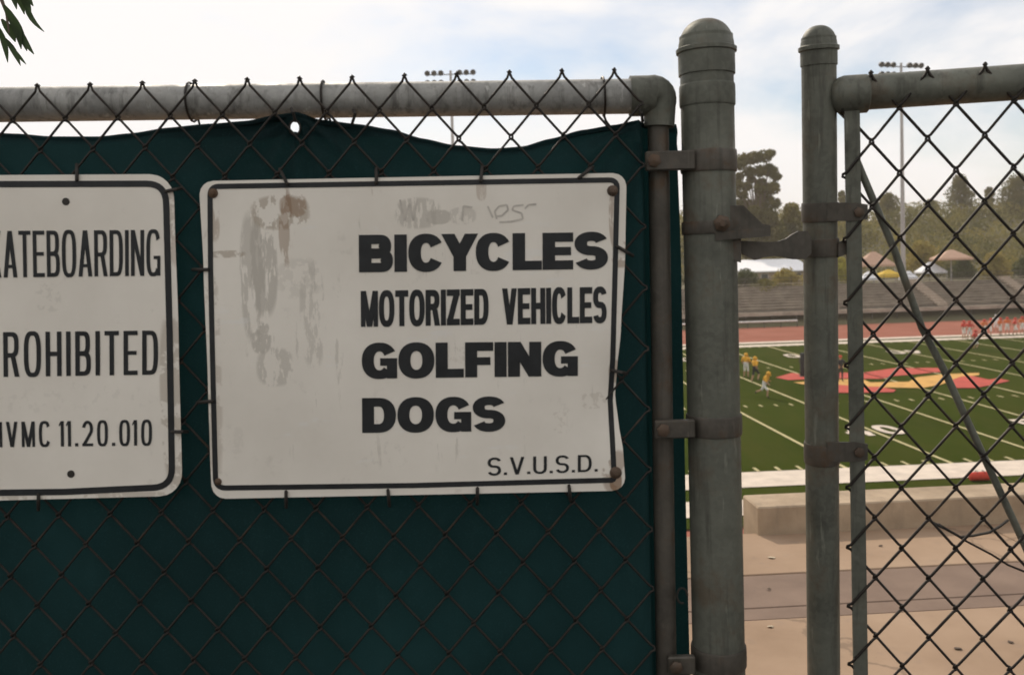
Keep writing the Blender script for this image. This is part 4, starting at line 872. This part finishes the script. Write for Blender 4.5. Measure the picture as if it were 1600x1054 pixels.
# tackling dummy half hidden by the slim post, and a red bag on the near sideline
p_ = gp(1256, 588, ZF); dm = empty('tackling_dummy', p_, 'upright black tackling dummy half hidden by the slimmer post', 'dummy')
MB().lathe((0, 0, .02), (0, 0, 1), [(0, .24), (.03, .26), (.5, .255), (1.1, .255), (1.62, .25), (1.68, .22), (1.7, .1)], 20).build('pad', DK, dm)
MB().lathe((0, 0, 0), (0, 0, 1), [(0, .34), (.05, .34), (.09, .27)], 20).build('base', SH, dm)
for s_ in (-1, 1): MB().tube([(s_ * .25, 0, 1.0), (s_ * .33, 0, 1.04), (s_ * .33, 0, 1.26), (s_ * .25, 0, 1.3)], .022, 6).build('handle', SH, dm)
p_ = gp(1531, 750, ZF + .02); bgm = cloth('red_nylon_bag', (.5, .05, .03)); eb = empty('equipment_bag', p_, 'red equipment bag lying by the white near sideline', 'bag', None, FA)
MB().lathe((-.42, 0, .17), (1, 0, 0), [(0, .1), (.03, .15), (.1, .172), (.42, .168), (.74, .172), (.81, .15), (.84, .1)], 16).build('body', bgm, eb)
for x in (-.16, .16): MB().tube([(x, -.12, .27), (x * .8, -.05, .38), (x * .8, .05, .38), (x, .12, .27)], .014, 6).build('handle', DK, eb)

# ------------------------------------------------------------------ tree overhanging the top left corner
TB = Vector((-2.35, 2.7, 0)); tr_ = empty('overhanging_tree', TB, 'tree with dark pointed leaves hanging into the top left corner', 'tree')
YL = 2.3; l_end = at(-6, -22, YL); rnd = random.Random(9)
MB().tube([TB + Vector((0, 0, -.02)), TB + Vector((.05, 0, 1.2)), TB + Vector((.15, -.05, 2.3)), TB + Vector((.1, -.1, 3.4))], [.11, .095, .075, .05], 14).build('trunk', M['bark'], tr_, TB)
lb = [TB + Vector((.14, -.05, 2.15)), TB + Vector((.5, -.2, 2.55)), at(-160, -110, 2.4), at(-70, -70, YL), l_end, at(10, 20, YL), at(14, 52, YL)]
MB().tube(lb, [.045, .032, .02, .012, .006, .0035, .002], 8).build('limb', M['bark'], tr_, TB)
def leaf_obj(a, b, wpx, bend=0):
    pa_, pb_ = at(*a, YL + rnd.uniform(-.03, .03)), at(*b, YL + rnd.uniform(-.03, .03)); ax = pb_ - pa_; L_ = ax.length; ax.normalize(); sd_ = ax.cross(Vector((0, 1, 0))).normalized(); wd = wpx * YL / FPX; mb = MB(); n = 7
    for i in range(n + 1):
        t = i / n; hw_ = wd * .5 * math.sin(pi * min(1, t * .93 + .04)) ** .8 * (1.25 - .6 * t); c = pa_ + ax * (L_ * t) + sd_ * (bend * L_ * math.sin(pi * t)) + Vector((0, .006 * math.sin(pi * t), 0))
        mb.v += [c - sd_ * hw_ + Vector((0, hw_ * .5, 0)), c, c + sd_ * hw_ + Vector((0, hw_ * .5, 0))]
    for i in range(n): 
        for k in (0, 1): mb.f.append([i * 3 + k, i * 3 + k + 1, (i + 1) * 3 + k + 1, (i + 1) * 3 + k]); mb.m.append(0)
    mb.build('leaf', M['leaf'], tr_, TB, 60)
for a, b, wp, bd in (((8, -30), (26, 15), 11, 0), ((12, -28), (38, 23), 12, .03), ((20, -26), (48, 27), 13, .04), ((34, -14), (69, 50), 9, -.1), ((20, -30), (52, 10), 12, 0), ((6, 8), (33, 77), 14, .03), ((10, 14), (42, 80), 14, 0), ((12, 22), (53, 85), 13, -.04), ((8, 60), (32, 103), 9, 0), ((14, 70), (41, 101), 6, -.04), ((-4, 40), (12, 98), 10, 0), ((2, 30), (24, 66), 13, 0)): leaf_obj(a, b, wp, bd)
mb = MB()
for _ in range(260):
    t = rnd.random(); c = lb[1].lerp(lb[3], t) if rnd.random() < .5 else TB + Vector((rnd.gauss(.1, .35), rnd.gauss(-.1, .35), 3.2 + rnd.gauss(0, .35))); c = c + Vector((rnd.gauss(0, .1), rnd.gauss(0, .12), rnd.gauss(.06, .1)))
    if c.x > -1.48: c.x = -1.5 - rnd.random() * .2
    d = Vector((rnd.gauss(.3, .4), rnd.gauss(0, .4), -1)).normalized(); s_ = d.orthogonal().normalized() * .008; mb.add([c, c + d * .035 + s_, c + d * .085, c + d * .035 - s_], [(0, 1, 2, 3)])
tag(mb.build('foliage', M['leaf'], tr_, TB, 0), kind='stuff')

# ------------------------------------------------------------------ litter on the walkway
lm = cloth('dry_pale_leaf', (.5, .42, .3)); ldk = cloth('dark_dry_leaf', (.09, .06, .04))
for i, (px, py, s_, dark, lb_) in enumerate([(1205, 871, .022, 0, 'small pale scrap on the walkway between the two posts, nearest the kerb'), (1204, 979, .018, 0, 'small pale scrap on the walkway below the darker concrete strip'), (1201, 920, .012, 1, 'dark leaf crumb on the darker strip between the posts'), (1497, 1013, .02, 1, 'curled brown leaf low behind the chain link'), (1579, 1003, .016, 1, 'brown leaf low at the right frame edge'), (1376, 853, .014, 1, 'brown leaf near the kerb right of the tension bar')]):
    g = gp(px, py, .001); r_ = random.Random(i); o = MB(); n = 7
    vs = [(0, 0, .006)] + [(math.cos(k * 2 * pi / n) * s_ * r_.uniform(.6, 1.1), math.sin(k * 2 * pi / n) * s_ * r_.uniform(.4, .8), .001 + r_.uniform(0, .006)) for k in range(n)]
    vs2 = [(x, y, z - .001) for x, y, z in vs]
    o.add(vs, [(0, 1 + k, 1 + (k + 1) % n) for k in range(n)]); o.add(vs2, [(0, 1 + (k + 1) % n, 1 + k) for k in range(n)])
    ob = o.build('fallen_leaf', ldk if dark else lm, None, None, 0); ob.location = g; tag(ob, lb_, 'leaf', 'litter on the walkway')

# ------------------------------------------------------------------ hazy backlit air
hz_ = MB().box((-1100, -500, -10.5), (1100, 1150, 34)); ho = hz_.build('haze', bpy.data.materials.new('warm_haze'), None, None, 0); tag(ho, 'thin warm haze in the air over the stadium', 'haze', kind='stuff')
hm = ho.data.materials[0]; hm.use_nodes = True; ht = hm.node_tree; ht.nodes.clear(); hv = ht.nodes.new('ShaderNodeVolumePrincipled'); ou = ht.nodes.new('ShaderNodeOutputMaterial')
hv.inputs['Color'].default_value = (1, .9, .76, 1); hv.inputs['Density'].default_value = .00055; hv.inputs['Anisotropy'].default_value = .35; ht.links.new(hv.outputs[0], ou.inputs['Volume'])
